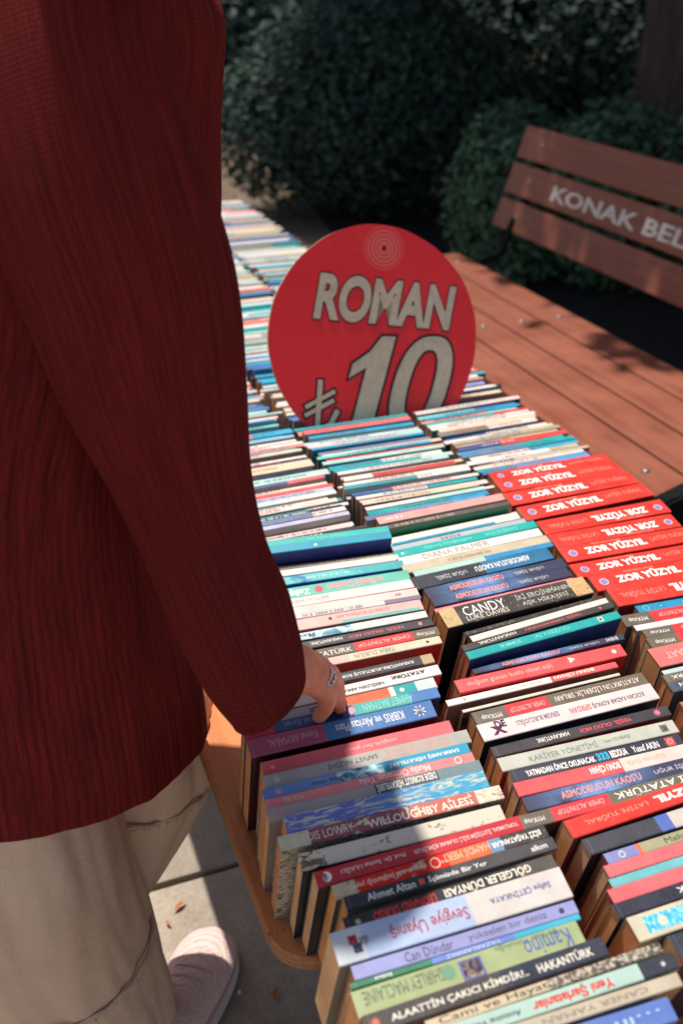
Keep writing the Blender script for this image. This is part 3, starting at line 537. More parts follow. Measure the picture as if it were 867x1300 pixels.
def column(cn, entries, seq, x0f, Lf, lean0):
    """x0f(y) left end of the row, entries measured, seq continues away from the camera"""
    items = []
    for e in entries:
        z = .70+e['dz']; pl = at(*e['l'], z); pr_ = at(*e['r'], z)
        d = (pr_-pl); full = d.length; d.normalize()
        L = max(.19, min(.225, full)) if 'anchor' not in e else .207
        if e.get('anchor') == 'R': pl = pr_-d*L
        ang = math.atan2(d.y, d.x)
        # thickness from its pixel height, seen on a spine leaning towards the camera
        q = Vector((pl.x, pl.y, z)); th = R(e.get('lean', lean0)); s = Vector((0, math.cos(th), math.sin(th)))
        px0 = proj(q)[1]; px1 = proj(q+s*.01)[1]; cap = e['t']/(px0-px1)*.01
        items.append(dict(p=pl, a=ang, L=L, cap=cap, lean=th, e=e))
    # even out the directions of neighbours, then keep the order
    angs = [i['a'] for i in items]
    for k, it in enumerate(items):
        nb = angs[max(0, k-1):k+2]; it['a'] = .5*angs[k]+.5*sum(nb)/len(nb)
    for k, it in enumerate(items):
        yn = lambda t_, x: t_['p'].y+(x-t_['p'].x)*math.tan(t_['a'])
        x0 = it['p'].x; x1 = x0+it['L']
        if k+1 < len(items):
            nx = items[k+1]; pitch = min(yn(nx, x0)-yn(it, x0), yn(nx, x1)-yn(it, x1), yn(nx, (x0+x1)/2)-yn(it, (x0+x1)/2))
            need = max(.0045, .6*it['cap'])
            if pitch*math.cos(it['lean']) < need:
                sh = need/math.cos(it['lean'])-pitch; 
                for j in range(k+1, len(items)): items[j]['p'].y += sh*(.8 if j == k+1 else .8**(j-k))
                nx = items[k+1]; pitch = min(yn(nx, x0)-yn(it, x0), yn(nx, x1)-yn(it, x1))
            it['t'] = max(.004, min(it['cap']*1.15, pitch*math.cos(it['lean'])-.0003))
        else: it['t'] = it['cap']
    last = items[-1]; y = last['p'].y+last['t']/math.cos(last['lean'])+.0005; a0 = last['a']
    k = 0; ph = rnd.random()*6
    while y < 3.36:
        d = seq[k] if k < len(seq) else rseq(1, rnd)[0]; k += 1
        t = d[0]*.00112*rnd.uniform(.85, 1.2)
        if abs(y-SIGNY) < .012 and y < SIGNY+.012 and cn != 'far': pass
        if SIGNY+.004 < y < SIGNY+.034: y = SIGNY+.034
        a = R(1.2)*math.sin(y*4+ph)+rnd.uniform(-.006, .006)+ (a0 if k < 6 else 0)*(1-k/6)
        L = rnd.choice((.19, .195, .2, .2, .205, .21)) ; dz = rnd.choice((-.007, -.003, 0, 0, 0, .002, .005)) if k > 2 else 0
        segs = [(1, d[1])] if len(d) == 2 else [((f := rnd.uniform(.25, .75)), d[1]), (1-f, d[2])]
        dark = sum(d[1]) < 300
        sc = (rnd.uniform(.1, .3), rnd.uniform(.5, .9), (205, 200, 190) if dark else rnd.choice(((120, 110, 110), (60, 120, 140), (170, 80, 80), (90, 90, 110)))) if rnd.random() < .85 and y < 2.6 else None
        what = {1: '', 2: ''}[1]+(cname(d[1]) if len(d) == 2 else (cname(d[1])+' and '+cname(d[2]) if cname(d[1]) != cname(d[2]) else cname(d[1])))
        items.append(dict(p=Vector((x0f(y)+rnd.uniform(-.008, .008), y, 0)), a=a, L=L, lean=R(5+rnd.uniform(-1, 1)), t=t*.975,
                          e=dict(dz=dz, segs=segs, scrib=sc, what=('thin ' if t < .0075 else 'thick ' if t > .0135 else '')+what, front=tuple(int(v*.85) for v in rnd.choices(PAL, PALW)[0][0]), wear=.2)))
        y += t+rnd.choice((0, 0, .0003, .0006, .0015))
    nb = 0; nf = 0
    front = [i for i in items if i['p'].y < SIGNY+.006]
    for i, it in enumerate(items):
        if it['p'].y < SIGNY+.006:
            n = i+1; m = len(front)-i
            where = f"{nth(n)} up the {cn} row" if n <= m else f"{nth(m)} before the round sign, {cn} row"
        else:
            nf += 1; where = f"{nth(nf)} behind the round sign, {cn} row"
        it['where'] = where; it['cn'] = cn; ALLB.append(it)
colA = column('left', A, seqA, lambda y: .262, .205, 17)
colB = column('middle', Bc, seqB, lambda y: .482, .205, 14)
colC = column('right', Cc, seqC, lambda y: .700, .205, 10)
def hidden(px, py):
    if px > 867 or px < 0 or py > 1300 or py < 0: return True
    pts = [(0, 290), (260, 283), (320, 290), (400, 312), (640, 320), (755, 362), (850, 384), (920, 300)]
    if py < 925:
        for (y0, x0), (y1, x1) in zip(pts, pts[1:]):
            if y0 <= py < y1 and px < x0+(x1-x0)*(py-y0)/(y1-y0): return True
    if ((px-470)/132)**2+((py-418)/133)**2 < 1: return True
    return False
for it in ALLB:
    vis = 0; dep = 1
    if it['p'].y < 1.5: vis = 1000
    else:
        for k in range(11):
            q = it['p']+Vector((math.cos(it['a']), math.sin(it['a']), 0))*it['L']*k/10; q.z = .70
            px, py, dep = proj(q)
            if not hidden(px, py): vis += 1
    it['score'] = vis/dep
order = sorted(ALLB, key=lambda i: -i['score']); keep = set(id(i) for i in order[:300] if i['score'] > 0)
rest = []
for it in ALLB:
    if id(it) in keep:
        e = it['e']; lean = it['lean']
        o = make_book(it['p'], it['a'], it['L'], it['t'], e['dz'], lean, e, rnd)
        lab = f"{e['what']} paperback, {it['where']}".replace(', paperback', ' paperback').replace('cover paperback', 'covered paperback').replace('letters paperback', 'letters, paperback')
        tag(o, lab, 'book', 'paperback books standing spine up on the tables')
    else: rest.append(it)
if rest:
    V = []; F = []; MI = []; mats = []; mi = {}
    for it in rest:
        e = it['e']; Wd = (.70+e['dz']-BOARDZ)/math.cos(it['lean'])
        rot = Matrix.Rotation(it['a'], 3, 'Z') @ Matrix.Rotation(it['lean'], 3, 'X'); top = Vector((it['p'].x, it['p'].y, .70+e['dz']))
        xs = [0, e['segs'][0][0]*it['L'], it['L']] if len(e['segs']) > 1 else [0, it['L']]
        for s in range(len(xs)-1):
            c = e['segs'][s][1]
            for m in (c, 'p'):
                if m not in mi: mi[m] = len(mats); mats.append(ink(m, .2) if m != 'p' else PAPERS[1])
            q = len(V); t = it['t']; b = .001
            for x in (xs[s], xs[s+1]):
                for y, z in ((0, -Wd), (0, -b), (b, 0), (t-b, 0), (t, -b), (t, -Wd)): V.append(top+rot@Vector((x, y, z)))
            for k in range(5): F.append((q+k, q+k+1, q+k+7, q+k+6)); MI.append(mi[c])
            if s == 0: F.append(tuple(q+k for k in range(6))); MI.append(mi['p'])
            if s == len(xs)-2: F.append(tuple(q+6+k for k in (5, 4, 3, 2, 1, 0))); MI.append(mi['p'])
    o = link('books', mesh('books', V, F, MI), None, mats)
    tag(o, 'remaining packed paperbacks at the back of the rows, mostly hidden behind sign and shopper', 'books', kind='stuff')

# ------------------------------------------------------------------ round price sign
def sign_mat():
    t = NT('red_vinyl_print', .38, .45); v = t.coord(); sp = t.n('ShaderNodeSeparateXYZ'); t.l(v, sp.inputs[0])
    n = t.noise(v, 9, 5, .6); base = t.ramp(n, [(.3, lin((240, 20, 32))), (.7, lin((250, 40, 46)))])
    v2 = t.coord((90, 1, 7)); s1 = t.noise(v2, 1, 4, .7); low = t.ramp(sp.outputs[2], [(.0, G3(1)), (.16, G3(.9)), (.24, G3(0))])
    f = t.math('MULTIPLY', t.ramp(s1, [(.60, G3(0)), (.72, G3(.4))]), low); c = t.mix(f, base, lin((236, 130, 110)))
    # concentric scratches round the nail hole
    dx = t.math('SUBTRACT', sp.outputs[0], .032); dz = t.math('SUBTRACT', sp.outputs[2], .350)
    d = t.math('SQRT', t.math('ADD', t.math('MULTIPLY', dx, dx), t.math('MULTIPLY', dz, dz)))
    w = t.math('ADD', t.math('MULTIPLY', t.math('SINE', t.math('MULTIPLY', d, 900)), .5), .5)
    m = t.math('MULTIPLY', w, t.ramp(t.math('MULTIPLY', d, 10), [(.0, G3(.75)), (.28, G3(.55)), (.42, G3(0))]))
    c = t.mix(m, c, lin((238, 150, 132)))
    n4 = t.noise(t.coord((1, 1, 1)), 3, 2, .5, 3); line = t.ramp(n4, [(.499, G3(0)), (.5, G3(.12)), (.501, G3(0))]); c = t.mix(line, c, lin((240, 140, 120)))
    t.col(c); t.l(t.ramp(n, [(.3, G3(.3)), (.7, G3(.5))]), t.b.inputs['Roughness']); return t.m
RAD = .196
sg_e = empty('price_sign', (.652, SIGNY+.004, .634), (R(-18), 0, R(0)), label='round red price sign lettered ROMAN 10 standing upright among the books', cat='sign')
bm = bmesh.new(); TH = .006; NS = 96; fr = []; bk = []
for k in range(NS):
    a = 2*math.pi*k/NS; r = RAD*(1+.004*math.sin(5*a)+.002*math.sin(17*a)); fr.append(bm.verts.new((r*math.cos(a), 0, RAD+r*math.sin(a)))); bk.append(bm.verts.new((r*math.cos(a), TH, RAD+r*math.sin(a))))
bm.faces.new(fr); bm.faces.new(bk[::-1]).material_index = 1
for k in range(NS): bm.faces.new((fr[k], bk[k], bk[(k+1) % NS], fr[(k+1) % NS])).material_index = 1
link('panel', bm_mesh('panel', bm), sg_e, [sign_mat(), wood_mat((.35, .24, .15), (.55, .42, .28), 1, 'board_edge', .8)])
def ring_mesh(r0, r1, y, cx, cz):
    V = []; F = []
    for k in range(24):
        a = 2*math.pi*k/24; V += [(cx+r0*math.cos(a), y, cz+r0*math.sin(a)), (cx+r1*math.cos(a), y, cz+r1*math.sin(a))]
    for k in range(24): q = (k+1) % 24; F.append((2*k, 2*k+1, 2*q+1, 2*q))
    return mesh('ring', V, F)
link('hole', ring_mesh(0.0001, .0035, -.0003, .032, .350), sg_e, [flat((30, 20, 20))])
def tilt(cx, cz, ang):
    ca, sa = math.cos(ang), math.sin(ang)
    return lambda u, v: (cx+u*ca-v*sa, cz+u*sa+v*ca)
CREAM = NT('sign_lettering', .5, .3); CREAM.col(CREAM.mix(CREAM.ramp(CREAM.noise(CREAM.coord(), 60, 5, .7), [(.35, G3(0)), (.7, G3(1))]), lin((222, 204, 176)), lin((200, 180, 154)))); CREAM = CREAM.m
def sign_text(s, cx, cz, w, h, ang, shear, bold, out):
    tf = tilt(cx, cz, ang)
    for nm, bd, m, y, grow in (('lettering_outline', bold+out, flat((36, 28, 36)), -.0004, out), ('lettering', bold, CREAM, -.0008, 0)):
        me0, x0, x1, y0, y1 = text_mesh(s, bold, shear, 8)
        sx = w/(x1-x0); sy = h/(y1-y0)
        me1, *_ = text_mesh(s, bd, shear, 8); me = me1.copy(); me.materials.clear(); me.materials.append(m)
        for v in me.vertices:
            p = tf((v.co.x-(x0+x1)/2)*sx, (v.co.y-(y0+y1)/2)*sy); v.co = Vector((p[0], y, p[1]))
        link(nm, me, sg_e)
sign_text('ROMAN', .026, .258, .266, .080, R(-11), .16, .042, .026)
def fillpoly(outer, inner, tf, y, m, nm, lw=None):
    V = []; F = []
    def loop(P, w):
        n = len(P); q0 = len(V)
        for i in range(n):
            a, p, b = Vector(P[i-1]), Vector(P[i]), Vector(P[(i+1) % n]); d1 = (p-a).normalized(); d2 = (b-p).normalized(); d = (d1+d2).normalized(); nr = Vector((-d.y, d.x)); k = w/max(.5, nr.dot(Vector((-d1.y, d1.x))))
            for sgn in (1, -1): x, z = p+nr*k*sgn; V.append((x, y, z))
        for i in range(n): j = (i+1) % n; F.append((q0+2*i, q0+2*i+1, q0+2*j+1, q0+2*j))
    O = [tf(*p) for p in outer]; I = [tf(*p) for p in inner] if inner else None
    if lw:
        loop(O, lw)
        if I: loop(I, lw)
    elif I:
        n = len(O)
        for a, b in zip(O, I): V.extend([(a[0], y, a[1]), (b[0], y, b[1])])
        for i in range(n): j = (i+1) % n; F.append((2*i, 2*i+1, 2*j+1, 2*j))
    else:
        V = [(a[0], y, a[1]) for a in O]; F = [tuple(range(len(O)))]
    me = mesh(nm, V, F); me.materials.append(m)
    o = bpy.data.objects.new(nm, me); COL.objects.link(o); o.parent = sg_e; return o
DH = .178
def dig(cx, cz, w):
    t0 = tilt(cx, cz, R(-8)); return lambda u, v: t0((u-.5)*w+(v-.5)*DH*.26, (v-.5)*DH)
one = [(.36, 0), (.86, 0), (.86, 1), (.52, 1), (.34, .84), (.04, .72), (.04, .55), (.36, .66)]
def oval(rx, ry): return [(.5+rx*math.copysign(abs(math.cos(t))**.8, math.cos(t)), .5+ry*math.copysign(abs(math.sin(t))**.85, math.sin(t))) for t in [2*math.pi*k/48 for k in range(48)]]
for o_, i_, cx, cz, w in ((one, None, -.026, .118, .088), (oval(.5, .5), oval(.20, .34), .077, .106, .112)):
    tf = dig(cx, cz, w)
    fillpoly(o_, i_, tf, -.0008, CREAM, 'lettering'); fillpoly(o_, i_, tf, -.0011, flat((36, 28, 36)), 'lettering_outline', .0021)
# lira sign, drawn as strokes
def stroke(pts, w, y, m, nm):
    V = []; F = []
    for i, p in enumerate(pts):
        p = Vector(p); d = (Vector(pts[min(i+1, len(pts)-1)])-Vector(pts[max(0, i-1)])).normalized(); nrm = Vector((-d.y, d.x))
        e = d*w*(1 if i == len(pts)-1 else -1 if i == 0 else 0)*.5
        for s in (1, -1): q = p+nrm*s*w/2+e; V.append((q.x, y, q.y))
    for i in range(len(pts)-1): F.append((2*i, 2*i+1, 2*i+3, 2*i+2))
    return link(nm, mesh(nm, V, F), sg_e, [m])
lo = (-.117, .088)
paths = [[(.006, .052), (-.010, -.03), (.0, -.038), (.018, -.030), (.032, -.010)], [(-.026, .010), (.030, .030)], [(-.029, -.006), (.026, .013)]]
for wd, y, m, nm in ((.0165, -.0004, flat((36, 28, 36)), 'lettering_outline'), (.0095, -.0008, CREAM, 'lettering')):
    for i, p in enumerate(paths):
        stroke([(lo[0]+a*.9, lo[1]+b*.9) for a, b in p], wd if i == 0 else wd-.002, y-.00005*i, m, nm)

# ------------------------------------------------------------------ bench
BW = wood_mat((.20, .060, .034), (.30, .092, .052), 1, 'stained_bench_wood', .5, (40, 2, 40))
BOLT = NT('dull_zinc_bolt', .45, .5); BOLT.col((.25, .24, .24)); BOLT.b.inputs['Metallic'].default_value = .8; BOLT = BOLT.m
IRON = NT('black_cast_iron', .85, .12); IRON.col((.006, .007, .009)); IRON.bump(IRON.noise(IRON.coord(), 150, 4), .4, .001); IRON = IRON.m
Y0, Y1 = 1.42, 3.27
bench = empty('park_bench', (1.42, (Y0+Y1)/2, 0), label='brown slatted park bench with white lettering on its back, beside the book table', cat='bench')
by = (Y0+Y1)/2; bx = 1.42
def plank(name, x0, x1, y0, y1, z, rot=0, px=0, pz=0, th=.03):
    me = bm_mesh(name, boxbm(x0-px, x1-px, y0-by, y1-by, -th, 0, .005, 2))
    o = link(name, me, bench, [BW]); o.location = (px-bx, 0, z); o.rotation_euler = (0, rot, 0); return o
def bolt(parent, x, y, z=.0):
    bm = bmesh.new(); bmesh.ops.create_uvsphere(bm, u_segments=12, v_segments=6, radius=.0095)
    for v in bm.verts: v.co = Vector((v.co.x+x, v.co.y+y, max(0, v.co.z)*.45+z))
    link('bolt', bm_mesh('bolt', bm), parent, [BOLT], True)
SZ = .478; pw = .119
for k in range(4):
    x0 = 1.185+k*.126
    p = plank('seat_plank', x0, x0+pw, Y0, Y1, SZ, 0, x0, 0); p.location = (x0-bx, 0, SZ)
    for yy in (Y0+.10, Y0+.16+.9, Y1-.12): bolt(p, pw*.5, yy-by, .0004)
# back slats: solved along the far end of the bench, leaning back
BS = [((1.812, .572), (1.845, .668)), ((1.852, .686), (1.884, .786)), ((1.891, .802), (1.925, .906))]
slats = []
for (xa, za), (xb, zb) in BS:
    h = math.hypot(xb-xa, zb-za); ang = math.atan2(zb-za, xb-xa)
    me = bm_mesh('back_slat', boxbm(0, h, Y0-by, Y1-by, -.028, 0, .005, 2))
    o = link('back_slat', me, bench, [BW]); o.location = (xa-bx, 0, za); o.rotation_euler = (0, -ang, 0)
    # local +z must face the sitter (-X side): mirror when it does not
    slats.append((o, h)); bolts = (Y0+.12, Y1-.14)
    for yy in bolts: bolt(o, h*.5, yy-by, .0004)
WPAINT = NT('faded_white_paint', .6, .3); WPAINT.col(WPAINT.mix(WPAINT.ramp(WPAINT.noise(WPAINT.coord(), 55, 5, .7), [(.5, G3(0)), (.7, G3(.6))]), (.62, .60, .52), (.3, .2, .15))); WPAINT = WPAINT.m
o, h = slats[1]
me0, x0, x1, y0, y1 = text_mesh('KONAK BELEDİYESİ', .028)
me = me0.copy(); me.materials.clear(); me.materials.append(WPAINT); sx = 1.19/(x1-x0); sy = .066/(y1-y0)
for v in me.vertices:
    u = (v.co.x-x0)*sx; w = (v.co.y-y0)*sy; v.co = Vector((h*.5-.03+w, (Y1-.30-u)-by, .0007))
link('lettering', me, o)
for yy in (Y0+.12, Y1-.13):
    bm = bmesh.new()
    def strip(pts, w=.03, t=.016):
        for (a, b) in zip(pts, pts[1:]):
            a = Vector((a[0], 0, a[1])); b = Vector((b[0], 0, b[1])); d = (b-a).normalized(); n = Vector((-d.z, 0, d.x))*t/2; vs = []
            for yq in (-w/2, w/2):
                for p in (a-n-d*t*.3, b-n+d*t*.3, b+n+d*t*.3, a+n-d*t*.3): vs.append(bm.verts.new(p+Vector((0, yq, 0))))
            for f in ((0, 1, 2, 3), (7, 6, 5, 4), (0, 4, 5, 1), (1, 5, 6, 2), (2, 6, 7, 3), (3, 7, 4, 0)): bm.faces.new([vs[i] for i in f])
    strip([(1.13, 0), (1.17, .12), (1.24, .3), (1.20, .42), (1.215, .436), (1.64, .436), (1.78, .50), (1.97, .90)])
    strip([(1.64, .43), (1.66, .2), (1.78, 0)])
    for v in bm.verts: v.co += Vector((-bx, yy-by, 0))
    link('cast_iron_frame', bm_mesh('cast_iron_frame', bm), bench, [IRON])
# rounded end casting at the near end of the seat
bm = bmesh.new(); pts = [(1.16, .40), (1.165, .452), (1.19, .486), (1.25, .498), (1.36, .502), (1.5, .503), (1.62, .50), (1.66, .47), (1.66, .36), (1.5, .30), (1.3, .30), (1.2, .33)]
for yq in (Y0-.045, Y0-.004): [bm.verts.new((x-bx, yq-by, z)) for x, z in pts]
bm.verts.ensure_lookup_table(); n = len(pts); bm.faces.new([bm.verts[i] for i in range(n)]); bm.faces.new([bm.verts[n+i] for i in range(n)][::-1])
for i in range(n): bm.faces.new((bm.verts[i], bm.verts[(i+1) % n], bm.verts[n+(i+1) % n], bm.verts[n+i]))
bmesh.ops.bevel(bm, geom=[e for e in bm.edges], offset=.006, segments=2, affect='EDGES')
link('end_casting', bm_mesh('end_casting', bm), bench, [IRON])

# ------------------------------------------------------------------ shopper
def fabric(name, base, dark, ws=230, wv=520, bs=.9):
    t = NT(name, .9, .15); v = t.coord(out='UV')
    st = t.coord((ws/10, 1.2, 1), 'UV'); n = t.noise(st, 6.4, 5, .75); w = t.n('ShaderNodeTexWave', wave_type='BANDS', bands_direction='Y', i_Scale=wv/6.5, i_Distortion=2.2, i_Detail=2., i_Detail_Scale=2.)
    t.l(v, w.inputs['Vector']); w2 = t.n('ShaderNodeTexWave', wave_type='BANDS', bands_direction='X', i_Scale=ws/5., i_Distortion=3.5, i_Detail=2.); t.l(v, w2.inputs['Vector'])
    h = t.math('ADD', t.math('MULTIPLY', n, 1.0), t.math('ADD', t.math('MULTIPLY', w.outputs['Fac'], .05), t.math('MULTIPLY', w2.outputs['Fac'], .06)))
    c = t.ramp(n, [(.32, dark), (.62, base)]); c = t.mix(.4, c, t.ramp(w2.outputs['Fac'], [(0, G3(.4)), (.5, G3(1))]), 'MULTIPLY'); c = t.mix(.42, c, t.ramp(w.outputs['Fac'], [(0, G3(.45)), (.5, G3(1))]), 'MULTIPLY')
    t.col(c); t.bump(h, bs, .0025); t.b.inputs['Sheen Weight'].default_value = .12; t.b.inputs['Sheen Tint'].default_value = (*base, 1); t.b.inputs['Sheen Roughness'].default_value = .4
    return t.m
COAT = fabric('crinkled_red_cotton', (.235, .020, .016), (.10, .009, .008))
def loft(name, secs, parent, mat, n=72, fold=None, closed_ends=(False, False), uvs=(1, 1), sub=3):
    """secs: (centre, axis_a vec, axis_b vec) ; interpolated with catmull-rom"""
    def cr(p0, p1, p2, p3, t): return .5*((2*p1)+(-p0+p2)*t+(2*p0-5*p1+4*p2-p3)*t*t+(-p0+3*p1-3*p2+p3)*t**3)
    S_ = []
    m = len(secs)
    for i in range(m-1):
        q = [secs[max(0, i-1)], secs[i], secs[i+1], secs[min(m-1, i+2)]]
        for k in range(sub):
            S_.append(tuple(cr(*[Vector(q[j][c]) for j in range(4)], k/sub) for c in range(3)))
    S_.append(tuple(Vector(c) for c in secs[-1][:3]))
    V = []; F = []; UV = []; ls = 0; lens = [0]
    for i in range(1, len(S_)): ls += (S_[i][0]-S_[i-1][0]).length; lens.append(ls)
    for i, (c, a, b) in enumerate(S_):
        for k in range(n):
            th = 2*math.pi*k/n; r = 1
            if fold: r = 1+fold(th, lens[i]/ls)
            V.append(c+(a*math.cos(th)+b*math.sin(th))*r)
    for i in range(len(S_)-1):
        for k in range(n):
            F.append((i*n+k, i*n+(k+1) % n, (i+1)*n+(k+1) % n, (i+1)*n+k)); u0, u1 = k/n, (k+1)/n
            UV += [(u0, lens[i]), (u1, lens[i]), (u1, lens[i+1]), (u0, lens[i+1])]
    if closed_ends[0]: F.append(tuple(range(n))[::-1]); UV += [(0, 0)]*n
    if closed_ends[1]: F.append(tuple((len(S_)-1)*n+k for k in range(n))); UV += [(0, 0)]*n
    me = mesh(name, V, F); uv = me.uv_layers.new(name='UVMap'); uv.data.foreach_set('uv', [x for p in UV for x in p])
    o = link(name, me, parent, [mat], True); return o
def pxsec(l, r, dep, ratio=.8, ddep=0.):
    """section whose outline spans the two photo points at a given depth"""
    a = atd(*l, dep); b = atd(*r, dep+ddep); c = (a+b)/2; ax = (b-a)/2
    return c, ax
person = empty('person', (-.02, .95, 0), label='shopper in a crinkled dark red coat and beige trousers, one ringed hand on the books', cat='person')
ploc = person.location.copy()
def rel(o): o.location = -ploc; return o
def fold1(amp, seed, k=1.):
    def f(th, v):
        return amp*(noise.noise(Vector((math.cos(th)*2.2*k, math.sin(th)*2.2*k, v*1.3+seed)))*1.0+.45*noise.noise(Vector((math.cos(th)*7*k, math.sin(th)*7*k, v*6+seed)))+.045*math.sin(th*46+3*noise.noise(Vector((th, v*3, seed)))))
    return f
X3, Y3, Z3 = Vector((1, 0, 0)), Vector((0, 1, 0)), Vector((0, 0, 1))
tor = [(-.047, .935, .648, .222, .166), (-.045, .937, .70, .219, .163), (-.04, .94, .82, .203, .155), (-.02, .952, .98, .184, .14), (.030, .985, 1.14, .203, .14), (.057, 1.005, 1.28, .196, .13), (.077, 1.01, 1.37, .182, .115), (.085, 1.005, 1.425, .11, .085), (.095, 1.0, 1.455, .062, .06)]
def hemdip(th): return 0
co = rel(loft('coat', [(Vector((a, b, c)), X3*d+Z3*min(0, -.034+.2*(c-.648)), Y3*e) for a, b, c, d, e in tor], person, COAT, 160, fold1(.035, 3.1), sub=8))
# sleeve following the photographed outline
SL = [((-150, -260), (230, -330), .80), ((-110, -60), (215, -120), .80), ((-60, 130), (222, 60), .80), ((-12, 290), (262, 215), .82), ((35, 410), (300, 345), .84), ((85, 530), (313, 475), .865),
      ((140, 625), (318, 590), .89), ((182, 710), (337, 680), .905), ((215, 790), (364, 745), .915), ((255, 872), (383, 815), .925), ((292, 918), (386, 848), .93)]
secs = []
cs = [pxsec(l, r, d) for l, r, d in SL]
for i, (c, ax) in enumerate(cs):
    d = (cs[min(i+1, len(cs)-1)][0]-cs[max(0, i-1)][0]).normalized(); bx_ = d.cross(ax).normalized()*ax.length*(.62 if i > 3 else .7)
    secs.append((c, ax, bx_))
for q_, am in ((-1, .016), (-2, .006)):
    c_, a_, b_ = secs[q_]; dd = (secs[-1][0]-secs[-2][0]).normalized(); secs[q_] = (c_, a_*.98, b_+dd*am*(1 if b_.dot(FW) < 0 else -1))
sleeve = rel(loft('sleeve', secs, person, COAT, 120, fold1(.075, 9.4), sub=8))
# cuff lining so the opening reads as cloth with a turned edge
ce, axe, bxe = secs[-1]; dd = (secs[-1][0]-secs[-2][0]).normalized()
rel(loft('sleeve_lining', [(ce, axe*1.0, bxe*1.0), (ce+dd*.003, axe*.985, bxe*.985), (ce-dd*.02, axe*.93, bxe*.93), (ce-dd*.12, axe*.8, bxe*.8)], person, COAT, 60, sub=3))
# left sleeve, far side, hanging
rel(loft('sleeve', [(Vector((-.07, 1.13, 1.36)), X3*.06, Y3*.06), (Vector((-.13, 1.16, 1.2)), X3*.075, Y3*.075), (Vector((-.15, 1.17, 1.0)), X3*.07, Y3*.07), (Vector((-.13, 1.16, .80)), X3*.068, Y3*.068), (Vector((-.11, 1.16, .74)), X3*.07, Y3*.07)], person, COAT, 60, fold1(.05, 5), sub=6))
# trousers
TR = NT('beige_denim', .9, .15); v = TR.coord(); n1 = TR.noise(v, 6, 4); n2 = TR.noise(TR.coord((1, 1, .5)), 700, 2)
TR.col(TR.mix(.25, TR.ramp(n1, [(.3, (.66, .46, .34)), (.7, (.77, .56, .43))]), TR.ramp(n2, [(.35, G3(.5)), (.65, G3(1))]), 'MULTIPLY')); TR.bump(TR.math('ADD', TR.math('MULTIPLY', n2, .1), TR.noise(TR.coord((1, 1, 2.2)), 16, 5, .6, .8)), .5, .006); TR = TR.m
near = [(Vector((-.055, .93, .74)), .11, .11), (Vector((-.055, .925, .60)), .112, .112), (Vector((-.05, .925, .42)), .116, .115), (Vector((-.032, .938, .28)), .113, .112), (Vector((-.004, .945, .17)), .098, .10), (Vector((.018, .950, .08)), .084, .09)]
rel(loft('trouser_leg', [(c, X3*a, Y3*b) for c, a, b in near], person, TR, 96, fold1(.09, 1.7), sub=6))
far = [(Vector((.04, 1.01, .74)), .10, .10), (Vector((.092, 1.03, .58)), .106, .11), (Vector((.098, 1.045, .46)), .106, .105), (Vector((.055, 1.05, .33)), .09, .09), (Vector((-.02, 1.04, .2)), .075, .08), (Vector((-.05, 1.035, .09)), .07, .075)]
rel(loft('trouser_leg', [(c, X3*a, Y3*b) for c, a, b in far], person, TR, 96, fold1(.09, 6.7), sub=6))
FRAY = NT('frayed_hem', .95, .1); FRAY.col((.60, .46, .35)); FRAY = FRAY.m
def fray(c, a, b, tiltv, drop):
    """raw frayed seam: a ridge round the leg with loose threads"""
    bm = bmesh.new(); N = 120; P = []
    for k in range(N+1):
        th = 2*math.pi*k/N; P.append(Vector((c[0]+a*math.cos(th), c[1]+b*math.sin(th), c[2]+tiltv*math.cos(th)+.002*math.sin(th*17))))
    tube(bm, P, .0032, 5, False)
    for k in range(700):
        th = random.uniform(0, 2*math.pi); p = Vector((c[0]+a*math.cos(th), c[1]+b*math.sin(th), c[2]+tiltv*math.cos(th))); o_ = Vector((math.cos(th), math.sin(th), 0))
        q = p+o_*random.uniform(.001, .006)+Z3*random.uniform(-drop, .003)+Vector((random.uniform(-.005, .005), random.uniform(-.005, .005), 0)); s = Vector((.0006, .0006, 0))
        bm.faces.new([bm.verts.new(x) for x in (p-s, p+s, q)])
    me = bpy.data.meshes.new('frayed_seam'); bm.to_mesh(me); bm.free(); rel(link('frayed_seam', me, person, [FRAY], True))
fray((-.035, .935, .285), .118, .117, .012, .010)
fray((.097, 1.045, .452), .1075, .1065, -.004, .010)

# body: one continuous surface (remeshed), hidden mostly by the clothes
SK = NT('skin', .5, .35); nn = SK.noise(SK.coord(), 45, 4); SK.col(SK.ramp(nn, [(.3, (.84, .25, .14)), (.7, (.94, .36, .21))]))
SK.b.inputs['Subsurface Weight'].default_value = .25; SK.b.inputs['Subsurface Radius'].default_value = (.012, .004, .002); SK.b.inputs['Subsurface Scale'].default_value = .6
SK.bump(SK.noise(SK.coord(), 500, 3), .25, .0004); SK = SK.m
bm = bmesh.new()
def cap(a, b, ra, rb, n=14):
    a = Vector(a); b = Vector(b); d = (b-a); L = d.length; d.normalize(); P = []; Rr = []
    for k in range(5): t = math.pi/2*k/5; P.append(a-d*ra*math.cos(t)); Rr.append(max(.0004, ra*math.sin(t)))
    P.append(a); Rr.append(ra); P.append(b); Rr.append(rb)
    for k in range(1, 6): t = math.pi/2*k/5; P.append(b+d*rb*math.sin(t)); Rr.append(max(.0004, rb*math.cos(t)))
    tube(bm, P, Rr, n)
def ell(c, r, rot=None):
    s = bmesh.new(); bmesh.ops.create_uvsphere(s, u_segments=20, v_segments=14, radius=1)
    for v in s.verts:
        p = Vector((v.co.x*r[0], v.co.y*r[1], v.co.z*r[2])); v.co = (rot @ p if rot else p)+Vector(c)
    t = bpy.data.meshes.new('t'); s.to_mesh(t); s.free(); bm.from_mesh(t); bpy.data.meshes.remove(t)
HD = Vector((.160, .855, 1.575))
